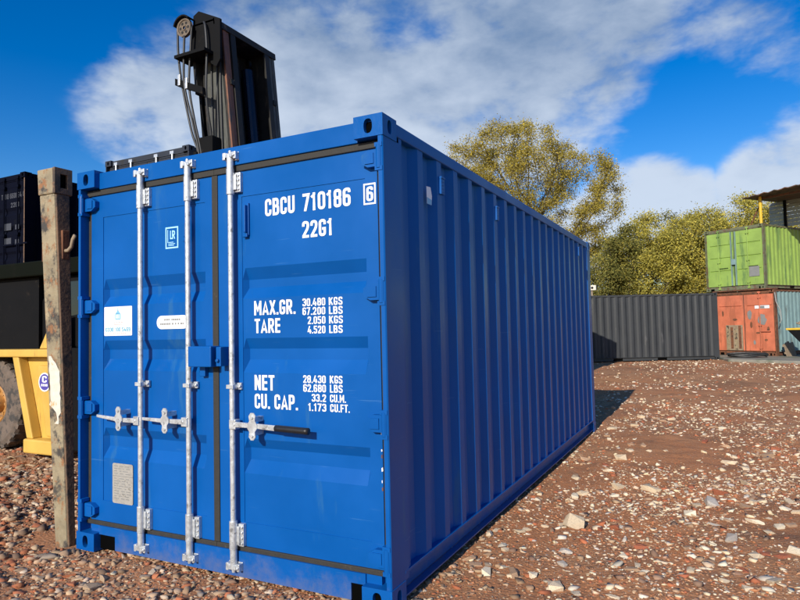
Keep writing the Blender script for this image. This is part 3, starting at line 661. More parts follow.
# locking bars with cams, keepers, bearings
RODS = ((dl, -1.832), (dl, -1.408), (dr, -1.058))
for door, x in RODS:
    mb = MB(); yr = .018
    mb.cyl((x, yr, .085), (x, yr, 2.515), .0165, n=16)
    for z, sg in ((2.47, 1), (.125, -1)):
        mb.cyl((x, yr, z - .07 if sg > 0 else z - .05), (x, yr, z + .05 if sg > 0 else z + .07), .021, n=16)
        zc = z + sg * .045
        mb.box(x - .026, x + .030, yr - .020, yr + .012, zc - .011, zc + .011)
        mb.prism([(x - .045, zc + sg * .008), (x - .016, zc - .014), (x + .016, zc - .014), (x + .046, zc + sg * .008), (x + .034, zc + .022), (x, zc + .012), (x - .032, zc + .022)], 'y', yr - .012, yr + .008)
        mb.cyl((x, yr, zc), (x, yr, zc + sg * .032), .015, .010, n=12)
    mb.build('locking_bar', 'galv', door, smooth=False, fix=True)
    for z in (2.515, .080):
        mb = MB(); mb.box(x - .05, x - .031, .004, .040, z - .022, z + .022); mb.box(x + .033, x + .052, .004, .040, z - .022, z + .022)
        mb.box(x - .05, x + .052, .034, .0405, z - .026, z + .026); mb.cyl((x + .042, .002, z), (x + .042, -.006, z), .009, n=8)
        mb.build('cam_keeper', 'galv', door, bevel=.003)
    for z0, z1, big_ in ((2.295, 2.415, True), (.195, .325, True), (1.11, 1.15, False)):
        mb = MB()
        if big_:
            mb.cyl((x, yr, z0 - .015), (x, yr, z1 + .02), .0235, n=16)
            mb.box(x + .012, x + .060, .036, .0615, z0, z1); mb.box(x + .018, x + .040, .020, .040, z0 + .012, z1 - .012); mb.box(x - .030, x - .012, .03, .0615, z0 + .01, z1 - .01)
            for i in range(4):
                zz_ = z0 + .018 + i * (z1 - z0 - .036) / 3; mb.cyl((x + .050, .036, zz_), (x + .050, .027, zz_), .008, n=8)
        else:
            mb.box(x - .045, x + .045, .045, .0605, z0, z1); mb.box(x - .026, x + .026, -.006, .05, z0 + .008, z1 - .008)
            for s_ in (-1, 1): mb.cyl((x + s_ * .036, .045, (z0 + z1) / 2), (x + s_ * .036, .034, (z0 + z1) / 2), .010, n=8)
        mb.build('bearing_bracket', 'galv', door, bevel=.002)
# handles
def handle(door, xr, xt, z, zt, xc, grip=None):
    sg = 1 if xt > xr else -1
    mb = MB(); mb.box(xr - .024 + sg * .018, xr + .024 + sg * .018, -.006, .038, z - .028, z + .028)
    mb.cyl((xr + sg * .03, -.010, z), (xr + sg * .03, .0, z), .011, n=10)
    xe = grip[0] if grip else xt
    a, b = xr + sg * .035, xc
    mb.add([(a, -.004, z - .016), (b, -.010, z - .013), (b, -.010, z + .013), (a, -.004, z + .016), (a, .012, z - .016), (b, .006, z - .013), (b, .006, z + .013), (a, .012, z + .016)],
           [(0, 1, 2, 3), (7, 6, 5, 4), (0, 4, 5, 1), (1, 5, 6, 2), (2, 6, 7, 3), (3, 7, 4, 0)])
    h1 = .016 if grip else .009
    mb.add([(b, -.010, z - .014), (xe, -.016, zt - h1), (xe, -.016, zt + h1), (b, -.010, z + .014), (b, .006, z - .014), (xe, -.004, zt - h1), (xe, -.004, zt + h1), (b, .006, z + .014)],
           [(0, 1, 2, 3), (7, 6, 5, 4), (0, 4, 5, 1), (1, 5, 6, 2), (2, 6, 7, 3), (3, 7, 4, 0)])
    mb.build('handle', 'galv', door, fix=True, bevel=.003)
    if grip:
        mb = MB(); mb.tube([(grip[0] - .004, -.010, zt), (grip[0] + .02, -.011, zt), (grip[1] - .02, -.015, zt - .004), (grip[1], -.015, zt - .004)], .019, 12)
        mb.build('handle_grip', 'black_grip', door, smooth=True)
    mb = MB()
    pts = [(-.020, -.030), (-.024, -.060), (-.010, -.078), (.010, -.078), (.024, -.060), (.020, -.030), (.034, -.012), (.034, .012), (.020, .03), (.024, .06), (.010, .078), (-.010, .078), (-.024, .06), (-.020, .03), (-.034, .012), (-.034, -.012)]
    zc = (z + zt) / 2
    mb.prism([(xc + a_, zc + b_) for a_, b_ in pts], 'y', -.019, -.012)
    mb.box(xc - .016, xc + .016, -.012, .066, zc - .052, zc - .024); mb.box(xc - .016, xc + .016, -.012, .066, zc + .024, zc + .052)
    for dz in (-.052, .052): mb.cyl((xc, -.019, zc + dz), (xc, -.027, zc + dz), .010, n=10)
    mb.build('handle_catch', 'galv', door, fix=True)
handle(dl, -1.832, -2.215, .893, .912, -2.000)
handle(dl, -1.408, -1.782, .905, .912, -1.578)
handle(dr, -1.058, -.485, .910, .905, -.880, grip=(-.712, -.490))
# lock box over the centre seam, and its small tongue
mb = MB(); mb.box(-1.365, -1.180, -.030, .055, 1.246, 1.371); mb.build('lock_box', 'blue', dl, bevel=.006)
mb = MB(); mb.box(-1.330, -1.285, .03, .06, 1.185, 1.246); mb.build('lock_tongue', 'blue', dl, bevel=.004)
mb = MB(); mb.box(-1.155, -1.118, -.012, .060, 1.250, 1.366); mb.cyl((-1.137, -.012, 1.285), (-1.137, -.028, 1.285), .011, n=10); mb.build('lock_hasp', 'blue', dr, bevel=.004)
# tie brackets
for door, x, z0, z1 in ((dr, -.975, 2.03, 2.225), (dl, -1.462, 2.045, 2.165)):
    mb = MB(); mb.box(x - .025, x + .025, .052, .066, z0, z1); mb.box(x + .004, x + .020, .026, .052, z0 + .015, z1 - .015); mb.box(x - .014, x + .022, .040, .056, z0 - .012, z0 + .012)
    mb.build('tie_bracket', 'blue', door, bevel=.003)
# lettering
YT = .0645
for s_, a, b, c, d in (('CBCU', -.834, -.619, 2.132, 2.234), ('710186', -.563, -.242, 2.132, 2.234), ('22G1', -.569, -.362, 1.980, 2.076),
                       ('MAX.GR.', -.924, -.623, 1.549, 1.634), ('TARE', -.922, -.733, 1.443, 1.528), ('NET', -.927, -.780, 1.108, 1.197), ('CU. CAP.', -.928, -.616, 1.001, 1.087),
                       ('30.480', -.574, -.419, 1.590, 1.634), ('67.200', -.575, -.420, 1.540, 1.583), ('2.050', -.540, -.420, 1.488, 1.531), ('4.520', -.540, -.421, 1.435, 1.478),
                       ('KGS', -.396, -.306, 1.590, 1.634), ('LBS', -.396, -.306, 1.540, 1.583), ('KGS', -.396, -.306, 1.488, 1.531), ('LBS', -.396, -.308, 1.435, 1.478),
                       ('28.430', -.577, -.424, 1.157, 1.200), ('62.680', -.577, -.424, 1.107, 1.150), ('33.2', -.520, -.424, 1.054, 1.096), ('1.173', -.545, -.424, 1.001, 1.044),
                       ('KGS', -.398, -.315, 1.157, 1.200), ('LBS', -.398, -.315, 1.107, 1.150), ('CU.M.', -.398, -.295, 1.054, 1.096), ('CU.FT.', -.398, -.272, 1.001, 1.044)):
    text(s_, a, b, c, d, YT, 'white', dr)
YF = .0605
text('6', -.140, -.098, 2.142, 2.222, YF, 'white', dr, bold=.02)
mb = MB()
for a, b, c, d in ((-.158, -.082, 2.124, 2.133), (-.158, -.082, 2.231, 2.240), (-.158, -.149, 2.133, 2.231), (-.091, -.082, 2.133, 2.231)): mb.box(a, b, YF, YF + .001, c, d)
mb.build('check_digit_frame', 'white', dr)
q = random.Random(12)
for i in range(7):   # chipped paint along the hinge edge of the right door
    z = .60 + i * .055 + q.uniform(-.02, .02); wd = q.uniform(.004, .010); hh = q.uniform(.010, .030)
    MB().prism([(-.080, z), (-.080 + wd, z + hh * .2), (-.080 + wd * .8, z + hh), (-.081, z + hh * .8)], 'y', .0612, .0620).build('paint_chip', 'sticker' if i % 3 else 'rust', dr, fix=True)
# small plates and stickers on the left door
mb = MB()
for a, b, c, d in ((-1.652, -1.539, 2.002, 2.011), (-1.652, -1.539, 2.133, 2.142), (-1.652, -1.643, 2.011, 2.133), (-1.548, -1.539, 2.011, 2.133), (-1.634, -1.629, 2.04, 2.125)): mb.box(a, b, YT, YT + .001, c, d)
for i, wd in enumerate((.05, .06, .045)): mb.box(-1.627, -1.627 + wd, YT, YT + .001, 2.020 + i * .010, 2.024 + i * .010)
lrp = mb.build('inspection_mark', 'lr_blue', dl)
text('L', -1.612, -1.592, 2.062, 2.118, YT, 'lr_blue', dl, bold=.13); text('R', -1.594, -1.566, 2.062, 2.118, YT, 'lr_blue', dl, bold=.13)
def rrect(x0, x1, z0, z1, r, n=5):
    pts = []
    for cx, cz, a0 in ((x1 - r, z0 + r, -90), (x1 - r, z1 - r, 0), (x0 + r, z1 - r, 90), (x0 + r, z0 + r, 180)):
        for i in range(n + 1):
            a = rad(a0 + 90 * i / n); pts.append((cx + r * math.cos(a), cz + r * math.sin(a)))
    return pts
MB().prism(rrect(-2.240, -1.966, 1.446, 1.644, .006), 'y', .0642, .0655).build('phone_sticker', 'sticker', dl, fix=True)
YS = .0636
text('0330 100 5469', -2.226, -1.982, 1.474, 1.502, YS, 'print_teal', dl)
mb = MB()
for i in range(9): mb.box(-2.19 + i * .019, -2.19 + i * .019 + .013, YS, YS + .0006, 1.458, 1.464)
for i in range(4): mb.box(-2.14 + i * .02, -2.14 + i * .02 + .016, YS, YS + .0006, 1.520, 1.526); mb.box(-2.147 + i * .024, -2.147 + i * .024 + .019, YS, YS + .0006, 1.532, 1.538)
mb.build('sticker_print', 'print_red', dl)['kind'] = 'stuff'
mb = MB()   # hook over a little box: the emblem
cx, cz = -2.103, 1.578
mb.prism(rrect(cx - .028, cx + .028, cz - .024, cz + .020, .010), 'y', YS, YS + .0006)
mb.add([(cx - .024, YS, cz + .018), (cx + .024, YS, cz + .018), (cx, YS, cz + .042)], [(0, 1, 2)]); mb.box(cx - .004, cx + .004, YS, YS + .0006, cz + .036, cz + .056)
mb.build('sticker_emblem', 'print_blue', dl)
mb = MB()
for i in range(3): mb.box(cx - .018 + i * .014, cx - .010 + i * .014, YS - .0006, YS - .0002, cz - .016, cz + .012)
mb.build('sticker_emblem', 'sticker', dl)
MB().prism(rrect(-1.732, -1.452, 1.482, 1.568, .042, 8), 'y', .0625, .0655).build('oval_plaque', 'sticker', dl, fix=True)
mb = MB(); q = random.Random(3)
for z, xs, xe in ((1.541, -1.665, -1.535), (1.514, -1.700, -1.490)):
    x = xs
    while x < xe:
        wd = q.uniform(.008, .014); mb.box(x, x + wd, .0616, .0622, z - .005, z + .007); x += wd + (.004 if q.random() < .8 else .014)
mb.build('plaque_print', 'print_grey', dl)['kind'] = 'stuff'
MB().prism(rrect(-2.152, -1.955, .325, .590, .014), 'y', .0600, .0615).build('data_plate', 'alu', dl, fix=True)
mb = MB()
for z in np.arange(.355, .575, .0165):
    if .49 < z < .505: continue
    x = -2.135
    while x < -1.985:
        wd = q.uniform(.01, .05); mb.box(x, min(x + wd, -1.972), .0592, .0597, z, z + .005); x += wd + q.uniform(.006, .03)
mb.build('plate_engraving', 'print_grey', dl)['kind'] = 'stuff'
MB().box(-2.152, -1.955, .0585, .0595, .505, .508).build('plate_seam', 'print_grey', dl)
# side fittings: ventilator covers and a faded sticker
for y, z in ((.80, 2.355), (1.93, 2.355), (5.28, 2.39)):
    mb = MB(); mb.box(-.012, .002, y - .028, y + .028, z - .055, z + .055); mb.box(-.012, .006, y - .03, y + .03, z + .046, z + .058)
    for k in range(4): mb.box(.002, .004, y - .02, y + .02, z - .042 + k * .022, z - .034 + k * .022)
    mb.build('ventilator_cover', 'blue_side', blue, bevel=.004)
mb = MB(); mb.add([(-.0105, .570, 2.205), (-.0105, .640, 2.205), (-.0105, .648, 2.262), (-.0105, .630, 2.315), (-.0105, .568, 2.310)], [(0, 1, 2, 3, 4)])
mb.build('torn_sticker', 'sticker', blue)
mb = MB(); mb.add([(-.0098, .572, 2.205), (-.0098, .638, 2.205), (-.0098, .642, 2.238), (-.0098, .572, 2.245)], [(0, 1, 2, 3)])
mb.build('torn_sticker', 'print_blue', blue)

# ---- the other containers
def door_plain(root, paint, x0, x1, rods, troughs=T3, bar='galv', handles=True):
    mb = trough_panel(x0 + .09, x1 - .07, .30, 2.30, .066, troughs); y0, y1 = .062, .1
    mb.box(x0, x0 + .09, y0, y1, .192, 2.425); mb.box(x1 - .07, x1, y0, y1, .192, 2.425); mb.box(x0 + .09, x1 - .07, y0, y1, 2.3, 2.425); mb.box(x0 + .09, x1 - .07, y0, y1, .192, .3)
    d = mb.build('door', paint, root)
    for x in rods:
        mb = MB(); mb.cyl((x, .02, .08), (x, .02, 2.52), .018, n=8)
        for z in (.09, 2.50, .3, 2.3, 1.2): mb.box(x - .05, x + .05, .0, .058, z - .03, z + .03)
        mb.build('locking_bar', bar, d)
        if handles:
            mb = MB(); mb.box(x, x + .4, -.01, .01, .95, .985); mb.build('handle', bar, d)
    return d
def plain_container(label, loc, rz, paint, side=None, frame=None, bar='galv', rods=((.3, .75), (.35, .8)), group=None, doors=True, troughs=T3, pocket=True):
    r = thing('shipping_container', label, 'container', loc, rz, group)
    body(r, paint, side, frame, pocket=pocket)
    ds = []
    for (x0, x1), rr in zip(((-2.368, -1.235), (-1.205, -.072)), rods):
        ds.append(door_plain(r, paint, x0, x1, [x0 + t * (x1 - x0) for t in rr], troughs, bar))
    MB().box(-1.235, -1.205, .07, .09, .18, 2.43).build('centre_seal', 'rubber', r)
    return r, ds
black, _ = plain_container('charcoal container standing side on behind the rubble yard', (-3.80, 21.42, .0), rad(-64), 'black_c')
NARROW = [(1.93, 1.91, 1.89, 1.87), (1.40, 1.38, 1.36, 1.34), (.86, .84, .82, .80)]
green, gd = plain_container('apple green container stacked on the red doored container', (3.35, 25.4, 2.735), rad(-31.3), 'green_c', frame='green_frame', bar='green_c', troughs=NARROW, rods=((.45,), (.5,)))
MB().box(-1.30, -1.14, -.05, .06, 1.05, 1.28).build('lock_box', 'teal_c', gd[0], bevel=.01)
MB().box(-1.32, -1.30, -.02, .06, .2, 2.42).build('seam_strip', 'teal_c', gd[0]); MB().box(-1.14, -1.12, -.02, .06, .2, 2.42).build('seam_strip', 'teal_c', gd[1])
MB().box(-.62, -.22, .04, .058, .52, .92).build('grey_plate', 'print_grey', gd[1])
FLAT = [(2.0, 1.99, 1.985, 1.975)]
red, rd = plain_container('rust streaked orange red doored container with teal sides', (3.60, 25.05, .09), rad(-31.3), 'red_c', side='teal_c', frame='rust', bar='red_c', troughs=FLAT, rods=((), (.55,)))
MB().box(-.78, -.22, .045, .058, 1.86, 1.98).build('white_sign', 'sticker', rd[1]); MB().box(-.60, -.40, .040, .045, 1.87, 1.96).build('sign_print', 'print_grey', rd[1])
def blotch(cx, cz, rx, rz_, door, m, n=14, sd=1):
    q = random.Random(sd); pts = [(cx + rx * math.cos(6.283 * i / n) * q.uniform(.75, 1.1), cz + rz_ * math.sin(6.283 * i / n) * q.uniform(.8, 1.1)) for i in range(n)]
    MB().prism(pts, 'y', .0560, .0580).build('peeled_patch', m, door, fix=True)
blotch(-1.0, 1.62, .10, .20, rd[1], 'print_grey', sd=1); blotch(-.52, 1.42, .17, .24, rd[1], 'print_grey', sd=2); blotch(-.95, 1.22, .05, .14, rd[1], 'rust', sd=3); blotch(-.30, 1.05, .06, .1, rd[1], 'rust', sd=4); blotch(-.7, .9, .09, .04, rd[1], 'rust', sd=5); blotch(-.85, .52, .05, .09, rd[1], 'print_grey', sd=6); blotch(-.40, .62, .07, .05, rd[1], 'rust', sd=7); blotch(-2.1, 1.7, .05, .12, rd[0], 'rust', sd=8); blotch(-1.6, 1.45, .10, .05, rd[0], 'rust', sd=9)
MB().box(-1.98, -1.30, .030, .056, .20, 1.22).build('rotten_panel', 'wood', rd[0]); 
for i in range(4): MB().box(-1.95 + i * .165, -1.85 + i * .165, .015, .029, .22 + .05 * (i % 2), 1.20 - .06 * (i % 3)).build('broken_board', 'rust' if i % 2 else 'post', rd[0])
MB().box(-2.438, .0, -.06, .3, 2.600, 2.640).build('flashing', 'rust', red)
ATXT = 'upper navy container with dim white code lettering in the stack left of the forklift'
navy, nd_ = plain_container(ATXT, (-12.23, 5.73, 2.60), 0, 'navy_c', frame='navy_c', bar='navy_c')
text('TCBU 660694', -.98, -.22, 2.05, 2.17, .0640, 'dimtext', nd_[1], bold=.01); text('0', -.16, -.10, 2.05, 2.17, .060, 'dimtext', nd_[1]); text('22G1', -.62, -.30, 1.84, 1.95, .0640, 'dimtext', nd_[1], bold=.01)
for z in (1.32, .98):
    for k, x in enumerate((-.9, -.45)): MB().box(x, x + (.3 if k == 0 else .16), .0628, .0638, z, z + .16 - .05 * k).build('worn_print', 'dimtext', nd_[1])
MB().box(-.03, .0, -.003, .002, .13, 2.45).build('rust_edge', 'post_side', navy)
plain_container('lower dark olive container carrying the navy one left of the forklift', (-12.23, 5.80, 0), 0, 'olive_c', frame='olive_c', bar='olive_c')
plain_container('upper slate container whose roof edge shows beside the forklift mast', (-7.62, 6.12, 2.60), 0, 'navy_b', frame='navy_b', bar='galv', rods=((.22, .62), (.25, .65)))
plain_container('lower dark olive container in the stack behind the forklift', (-7.62, 6.16, 0), 0, 'olive_c', frame='olive_c', bar='olive_c')

# ------------------------------------------------------------------ leaning steel post at the container's corner
post = thing('steel_post', 'worn leaning steel post with torn paper beside the blue container', 'post', (-2.60, .10, -.06))
def post_pt(t): return -2.690 + t * (-2.905 + 2.690), -2.552 + t * (-2.722 + 2.552), .05 + .06 * t
def slab(t0, t1, ga, gb, y0, yd):
    vs = []
    for t in (t0, t1):
        a, b, d = post_pt(t); z = t * 2.74; a += 2.60 + ga; b += 2.60 + gb
        vs += [(a, y0 - .1, z), (b, y0 - .1, z), (b, y0 - .1 + d + yd, z), (a, y0 - .1 + d + yd, z)]
    return vs, [(0, 3, 2, 1), (4, 5, 6, 7), (0, 1, 5, 4), (1, 2, 6, 5), (2, 3, 7, 6), (3, 0, 4, 7)]
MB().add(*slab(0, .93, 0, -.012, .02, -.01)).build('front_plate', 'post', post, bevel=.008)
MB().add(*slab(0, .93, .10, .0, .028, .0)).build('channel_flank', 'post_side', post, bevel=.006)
MB().add(*slab(.93, 1.0, -.006, -.012, .012, .02)).build('head_block', 'post', post, bevel=.01)
a, b, d = post_pt(.965); b += 2.60
mb = MB(); y0, y1, z0, z1 = -.088, .052, .93 * 2.74, 2.74
mb.box(b - .013, b + .012, y0, y0 + .045, z0, z1); mb.box(b - .013, b + .012, y1 - .04, y1, z0, z1); mb.box(b - .013, b + .012, y0 + .045, y1 - .04, z0, z0 + .045); mb.box(b - .013, b + .012, y0 + .045, y1 - .04, z1 - .045, z1)
mb.build('head_socket', 'post_side', post, bevel=.003)
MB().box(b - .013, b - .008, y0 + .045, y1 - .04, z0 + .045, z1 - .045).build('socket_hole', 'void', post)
a, b, d = post_pt(.79); bx_ = b + 2.60
mb = MB(); mb.box(bx_ - .03, bx_ + .012, -.045, .012, 2.07, 2.28); mb.build('hook_plate', 'rust', post, bevel=.004)
mb = MB(); mb.tube([(bx_ + .0, -.02, 2.13), (bx_ + .04, -.02, 2.13), (bx_ + .075, -.02, 2.155), (bx_ + .09, -.02, 2.205), (bx_ + .115, -.02, 2.235)], .014, 8); mb.build('hook', 'wood', post, smooth=True)
mb = MB(); mb.box(a + 2.60 - .012, a + 2.60 + .02, -.07, -.02, 2.06, 2.20); mb.build('rust_lug', 'rust', post)
# torn paper
q = random.Random(9); L1, R1 = [], []
for i in range(19):
    t = .325 + i * (.50 - .325) / 18; a, b, d = post_pt(t); w_ = b - .014 - a
    l_ = a + w_ * (.20 + .10 * math.sin(i * .9) * (i < 6) + q.gauss(0, .025)) + (.03 if i < 5 else 0); r_ = a + w_ * (.985 - abs(q.gauss(0, .03))) - (.028 if i < 3 else 0)
    if i > 14: r_ -= w_ * .13 * (i - 14)
    if i in (1, 2, 3): l_ += .02
    L1.append((l_ + 2.60, -.0825 - q.uniform(0, .002), t * 2.74)); R1.append((max(r_, l_ + .01) + 2.60, -.0825 - q.uniform(0, .003), t * 2.74))
mb = MB(); n = len(L1); mb.add(L1 + R1, [(i, n + i, n + i + 1, i + 1) for i in range(n - 1)])
pp = mb.build('torn_paper', 'paper', post); sm = pp.modifiers.new('s', 'SOLIDIFY'); sm.thickness = .0015

# ------------------------------------------------------------------ forklift
FX = -3.0
fork = thing('forklift_truck', 'yellow forklift truck with tall grimy mast beside the blue container', 'forklift', (-4.9, 3.05, 0))
ox, oy = -4.9, 3.05
def fmb_build(mb, name, m, parent=None, **k):
    mb.v = [(x - ox, y - oy, z) for x, y, z in mb.v]
    return mb.build(name, m, parent or fork, **k)
def side_plate(pts, y0, y1): return MB().prism(pts, 'y', y0, y1)
# chassis: near side frame with sloped wheel-arch edge, lower beam, deck
mb = side_plate([(-5.99, .12), (-5.42, .12), (-5.42, 1.20), (-6.28, 1.20)], 2.02, 4.10); ch = fmb_build(mb, 'chassis', 'yellow', fix=True, bevel=.015)
mb = side_plate([(-6.34, 1.29), (-6.22, 1.29), (-5.90, .22), (-6.02, .22)], 1.90, 2.02); fmb_build(mb, 'arch_rib', 'yellow', ch and fork, fix=True, bevel=.012)
mb = side_plate([(-5.415, .10), (-3.5, .10), (-3.5, 1.31), (-5.415, 1.31)], 1.99, 4.14); fmb_build(mb, 'front_frame', 'machine_black', fix=True, bevel=.015)
mb = MB().box(-7.3, -5.42, 1.88, 4.12, 1.205, 1.30); fmb_build(mb, 'deck', 'yellow', bevel=.015)
mb = MB().box(-6.03, -5.42, 1.86, 2.02, .05, .22); fmb_build(mb, 'step_beam', 'yellow', bevel=.02)
mb = side_plate([(-5.93, 1.04), (-5.90, 1.10), (-5.42, 1.10), (-5.42, .24), (-5.74, .24)], 1.965, 2.018); fmb_build(mb, 'tank_panel', 'yellow', fix=True, bevel=.02)
mb = side_plate([(-5.86, 1.305), (-5.42, 1.305), (-5.42, 1.72), (-5.60, 1.70)], 1.95, 2.05); fmb_build(mb, 'cab_pillar', 'yellow', fix=True, bevel=.012)
mb = side_plate([(-7.65, .35), (-7.3, .30), (-7.3, 1.95), (-7.55, 1.90), (-7.7, 1.2)], 2.05, 4.05); fmb_build(mb, 'counterweight', 'yellow', fix=True, bevel=.03)
mb = side_plate([(-7.5, 1.305), (-5.92, 1.305), (-5.98, 1.95), (-7.45, 1.9)], 2.15, 3.95); fmb_build(mb, 'engine_cover', 'machine_black', fix=True, bevel=.04)
# cab with roof, dark glazing
mb = side_plate([(-6.05, 1.305), (-4.25, 1.305), (-3.95, 1.8), (-4.05, 2.20), (-6.05, 2.20)], 2.12, 3.98); fmb_build(mb, 'cab', 'machine_black', fix=True, bevel=.03)
mb = side_plate([(-5.75, 1.75), (-4.45, 1.5), (-4.25, 1.8), (-4.3, 2.12), (-5.7, 2.12)], 2.105, 2.119); fmb_build(mb, 'cab_window', 'glass', fix=True)
mb = MB().box(-8.2, -3.95, 2.0, 4.1, 2.21, 2.40); fmb_build(mb, 'cab_roof', 'olive_c', bevel=.02)
# exhaust shroud and grab rail kept dark
mb = MB().box(-7.35, -6.1, 2.1, 2.2, 1.30, 2.205); fmb_build(mb, 'rear_guard', 'machine_black')
# wheels
def wheel(x, y0, r, wdt, sgn):
    w_ = bpy.data.objects.new('wheel', None); 
    mb = MB(); n = 40; prof = [(r * .44, .01), (r * .52, -.012), (r * .86, -.02), (r * .95, .0), (r * .985, .04), (r * .985, wdt - .04), (r * .95, wdt), (r * .45, wdt)]
    vs = [((x - ox) + a * math.cos(6.2832 * i / n), (y0 - oy) + b, r + a * math.sin(6.2832 * i / n)) for i in range(n) for a, b in prof]; k = len(prof)
    mb.add(vs, [(i * k + j, i * k + j + 1, ((i + 1) % n) * k + j + 1, ((i + 1) % n) * k + j) for i in range(n) for j in range(k - 1)])
    for i in range(26):     # lugs
        a = 6.2832 * i / 26
        for sd, b0, b1 in ((0, -.004, wdt * .45), (.12, wdt * .55, wdt + .004)):
            c, s_ = math.cos(a + sd), math.sin(a + sd); tx, tz = -s_, c; q = []
            for rr_ in (r * .93, r * 1.0):
                for tt in (-.032, .032):
                    for bb in (b0, b1): q.append(((x - ox) + rr_ * c + tt * tx, (y0 - oy) + bb, r + rr_ * s_ + tt * tz))
            mb.add(q, [(0, 1, 3, 2), (4, 6, 7, 5), (0, 4, 5, 1), (2, 3, 7, 6), (0, 2, 6, 4), (1, 5, 7, 3)])
    ty = mb.build('wheel', 'tyre', fork, fix=True)
    mb = MB(); prof = [(r * .46, .02), (r * .42, .0), (r * .38, .06), (r * .19, .08), (r * .17, .02), (.0, .015)]
    k = len(prof); vs = [((x - ox) + a * math.cos(6.2832 * i / n), (y0 - oy) + b, r + a * math.sin(6.2832 * i / n)) for i in range(n) for a, b in prof]
    mb.add(vs, [(i * k + j, i * k + j + 1, ((i + 1) % n) * k + j + 1, ((i + 1) % n) * k + j) for i in range(n) for j in range(k - 1)])
    for i in range(8):
        a = 6.2832 * i / 8; px2, pz2 = (x - ox) + r * .29 * math.cos(a), r + r * .29 * math.sin(a)
        mb.cyl((px2, y0 - oy + .08, pz2), (px2, y0 - oy + .04, pz2), .022, n=6)
    mb.build('rim', 'rim', ty, fix=True)
wheel(-6.90, 2.02, .59, .36, -1); wheel(-6.90, 3.74, .59, .36, 1); wheel(-4.0, 2.06, .66, .42, -1); wheel(-4.0, 3.66, .66, .42, 1)
# round sticker
ys = 1.960
def disc(cx, cz, r0, y, m, name='round_sticker', n=28):
    mb = MB(); mb.cyl((cx, y, cz), (cx, y - .001, cz), r0, n=n); return fmb_build(mb, name, m)
M['purple'] = mat('violet_print', (.075, .06, .33), .5, var=.05)
disc(-5.765, .900, .115, ys, 'sticker'); disc(-5.765, .900, .098, ys - .0015, 'purple')
text('C', -5.810 - ox, -5.720 - ox, .895, .975, ys - .0035 - oy, 'sticker', fork)
for i in range(4):
    mb = MB().box(-5.825 + i * .032, -5.801 + i * .032, ys - .0045, ys - .0035, .850, .878); fmb_build(mb, 'sticker_print', 'sticker')
# ---- mast (tilted back slightly)
TL = .095
def mx_(x, z): return x - (z - 4.0) * TL
def col_box(x0, x1, y0, y1, z0, z1, mb=None):
    mb = mb or MB(); vs = []
    for z in (z0, z1): vs += [(mx_(x0, z), y0, z), (mx_(x1, z), y0, z), (mx_(x1, z), y1, z), (mx_(x0, z), y1, z)]
    return mb.add(vs, [(0, 3, 2, 1), (4, 5, 6, 7), (0, 1, 5, 4), (1, 2, 6, 5), (2, 3, 7, 6), (3, 0, 4, 7)])
for yc, sg in ((2.50, 1), (3.43, -1)):
    def yy(a, b): return (yc + a, yc + b) if sg > 0 else (yc - b, yc - a)
    mb = col_box(-3.62, -3.36, *yy(0, .022), .15, 4.93); fmb_build(mb, 'mast_web', 'mast_web', bevel=.003)
    mb = col_box(-3.36, -3.325, *yy(.0, .11), .15, 4.97); col_box(-3.66, -3.62, *yy(.0, .11), .15, 4.97, mb); fmb_build(mb, 'mast_channel', 'mast', bevel=.004)
    mb = col_box(-3.325, -3.30, *yy(-.002, .05), .15, 4.99); col_box(-3.325, -3.305, *yy(.052, .10), .2, 4.95, mb); fmb_build(mb, 'mast_rail', 'mast_rust' if sg > 0 else 'mast_web', bevel=.003)
    mb = col_box(-3.55, -3.35, *yy(.115, .15), .15, 4.96); col_box(-3.32, -3.29, *yy(.115, .20), .15, 4.96, mb); fmb_build(mb, 'inner_channel', 'mast', bevel=.004)
    for z in (1.0, 2.6, 3.5, 4.3): fmb_build(col_box(-3.31, -3.285, *yy(.055, .105), z, z + .06), 'wear_pad', 'mast')
mb = col_box(-3.74, -3.70, 2.5, 3.43, .2, 5.0); fmb_build(mb, 'mast_back_plate', 'machine_black')
for z in (.4, 2.2, 3.0): mb = col_box(-3.70, -3.56, 2.52, 3.41, z, z + .16); fmb_build(mb, 'cross_member', 'mast')
mb = col_box(-3.70, -3.29, 2.36, 3.44, 4.97, 5.0); col_box(-3.31, -3.285, 2.36, 3.45, 4.93, 5.01, mb); col_box(-3.70, -3.66, 2.4, 3.44, 4.2, 4.97, mb); fmb_build(mb, 'top_beam', 'mast', bevel=.004)
for y in (2.84, 3.12):
    mb = MB().cyl((mx_(-3.5, .2), y, .2), (mx_(-3.5, 4.7), y, 4.7), .075, n=16); fmb_build(mb, 'lift_cylinder', 'ram', smooth=False)
mb = MB()
for y in (2.95, 3.02): mb.tube([(mx_(-3.55, z), y, z) for z in (.3, 2.5, 4.85)], .014, 6)
fmb_build(mb, 'lift_chain', 'mast')
# carriage low down against the container
mb = MB()
for z in (.45, .95): mb.box(-3.12, -3.04, 2.2, 3.9, z, z + .14)
fmb_build(mb, 'carriage', 'mast', bevel=.01)
for y in (2.15, 3.75): mb = MB().box(-3.04, -2.97, y, y + .15, .06, 1.2); mb.box(-3.04, -2.55, y, y + .15, .06, .11); fmb_build(mb, 'fork', 'mast', bevel=.008)
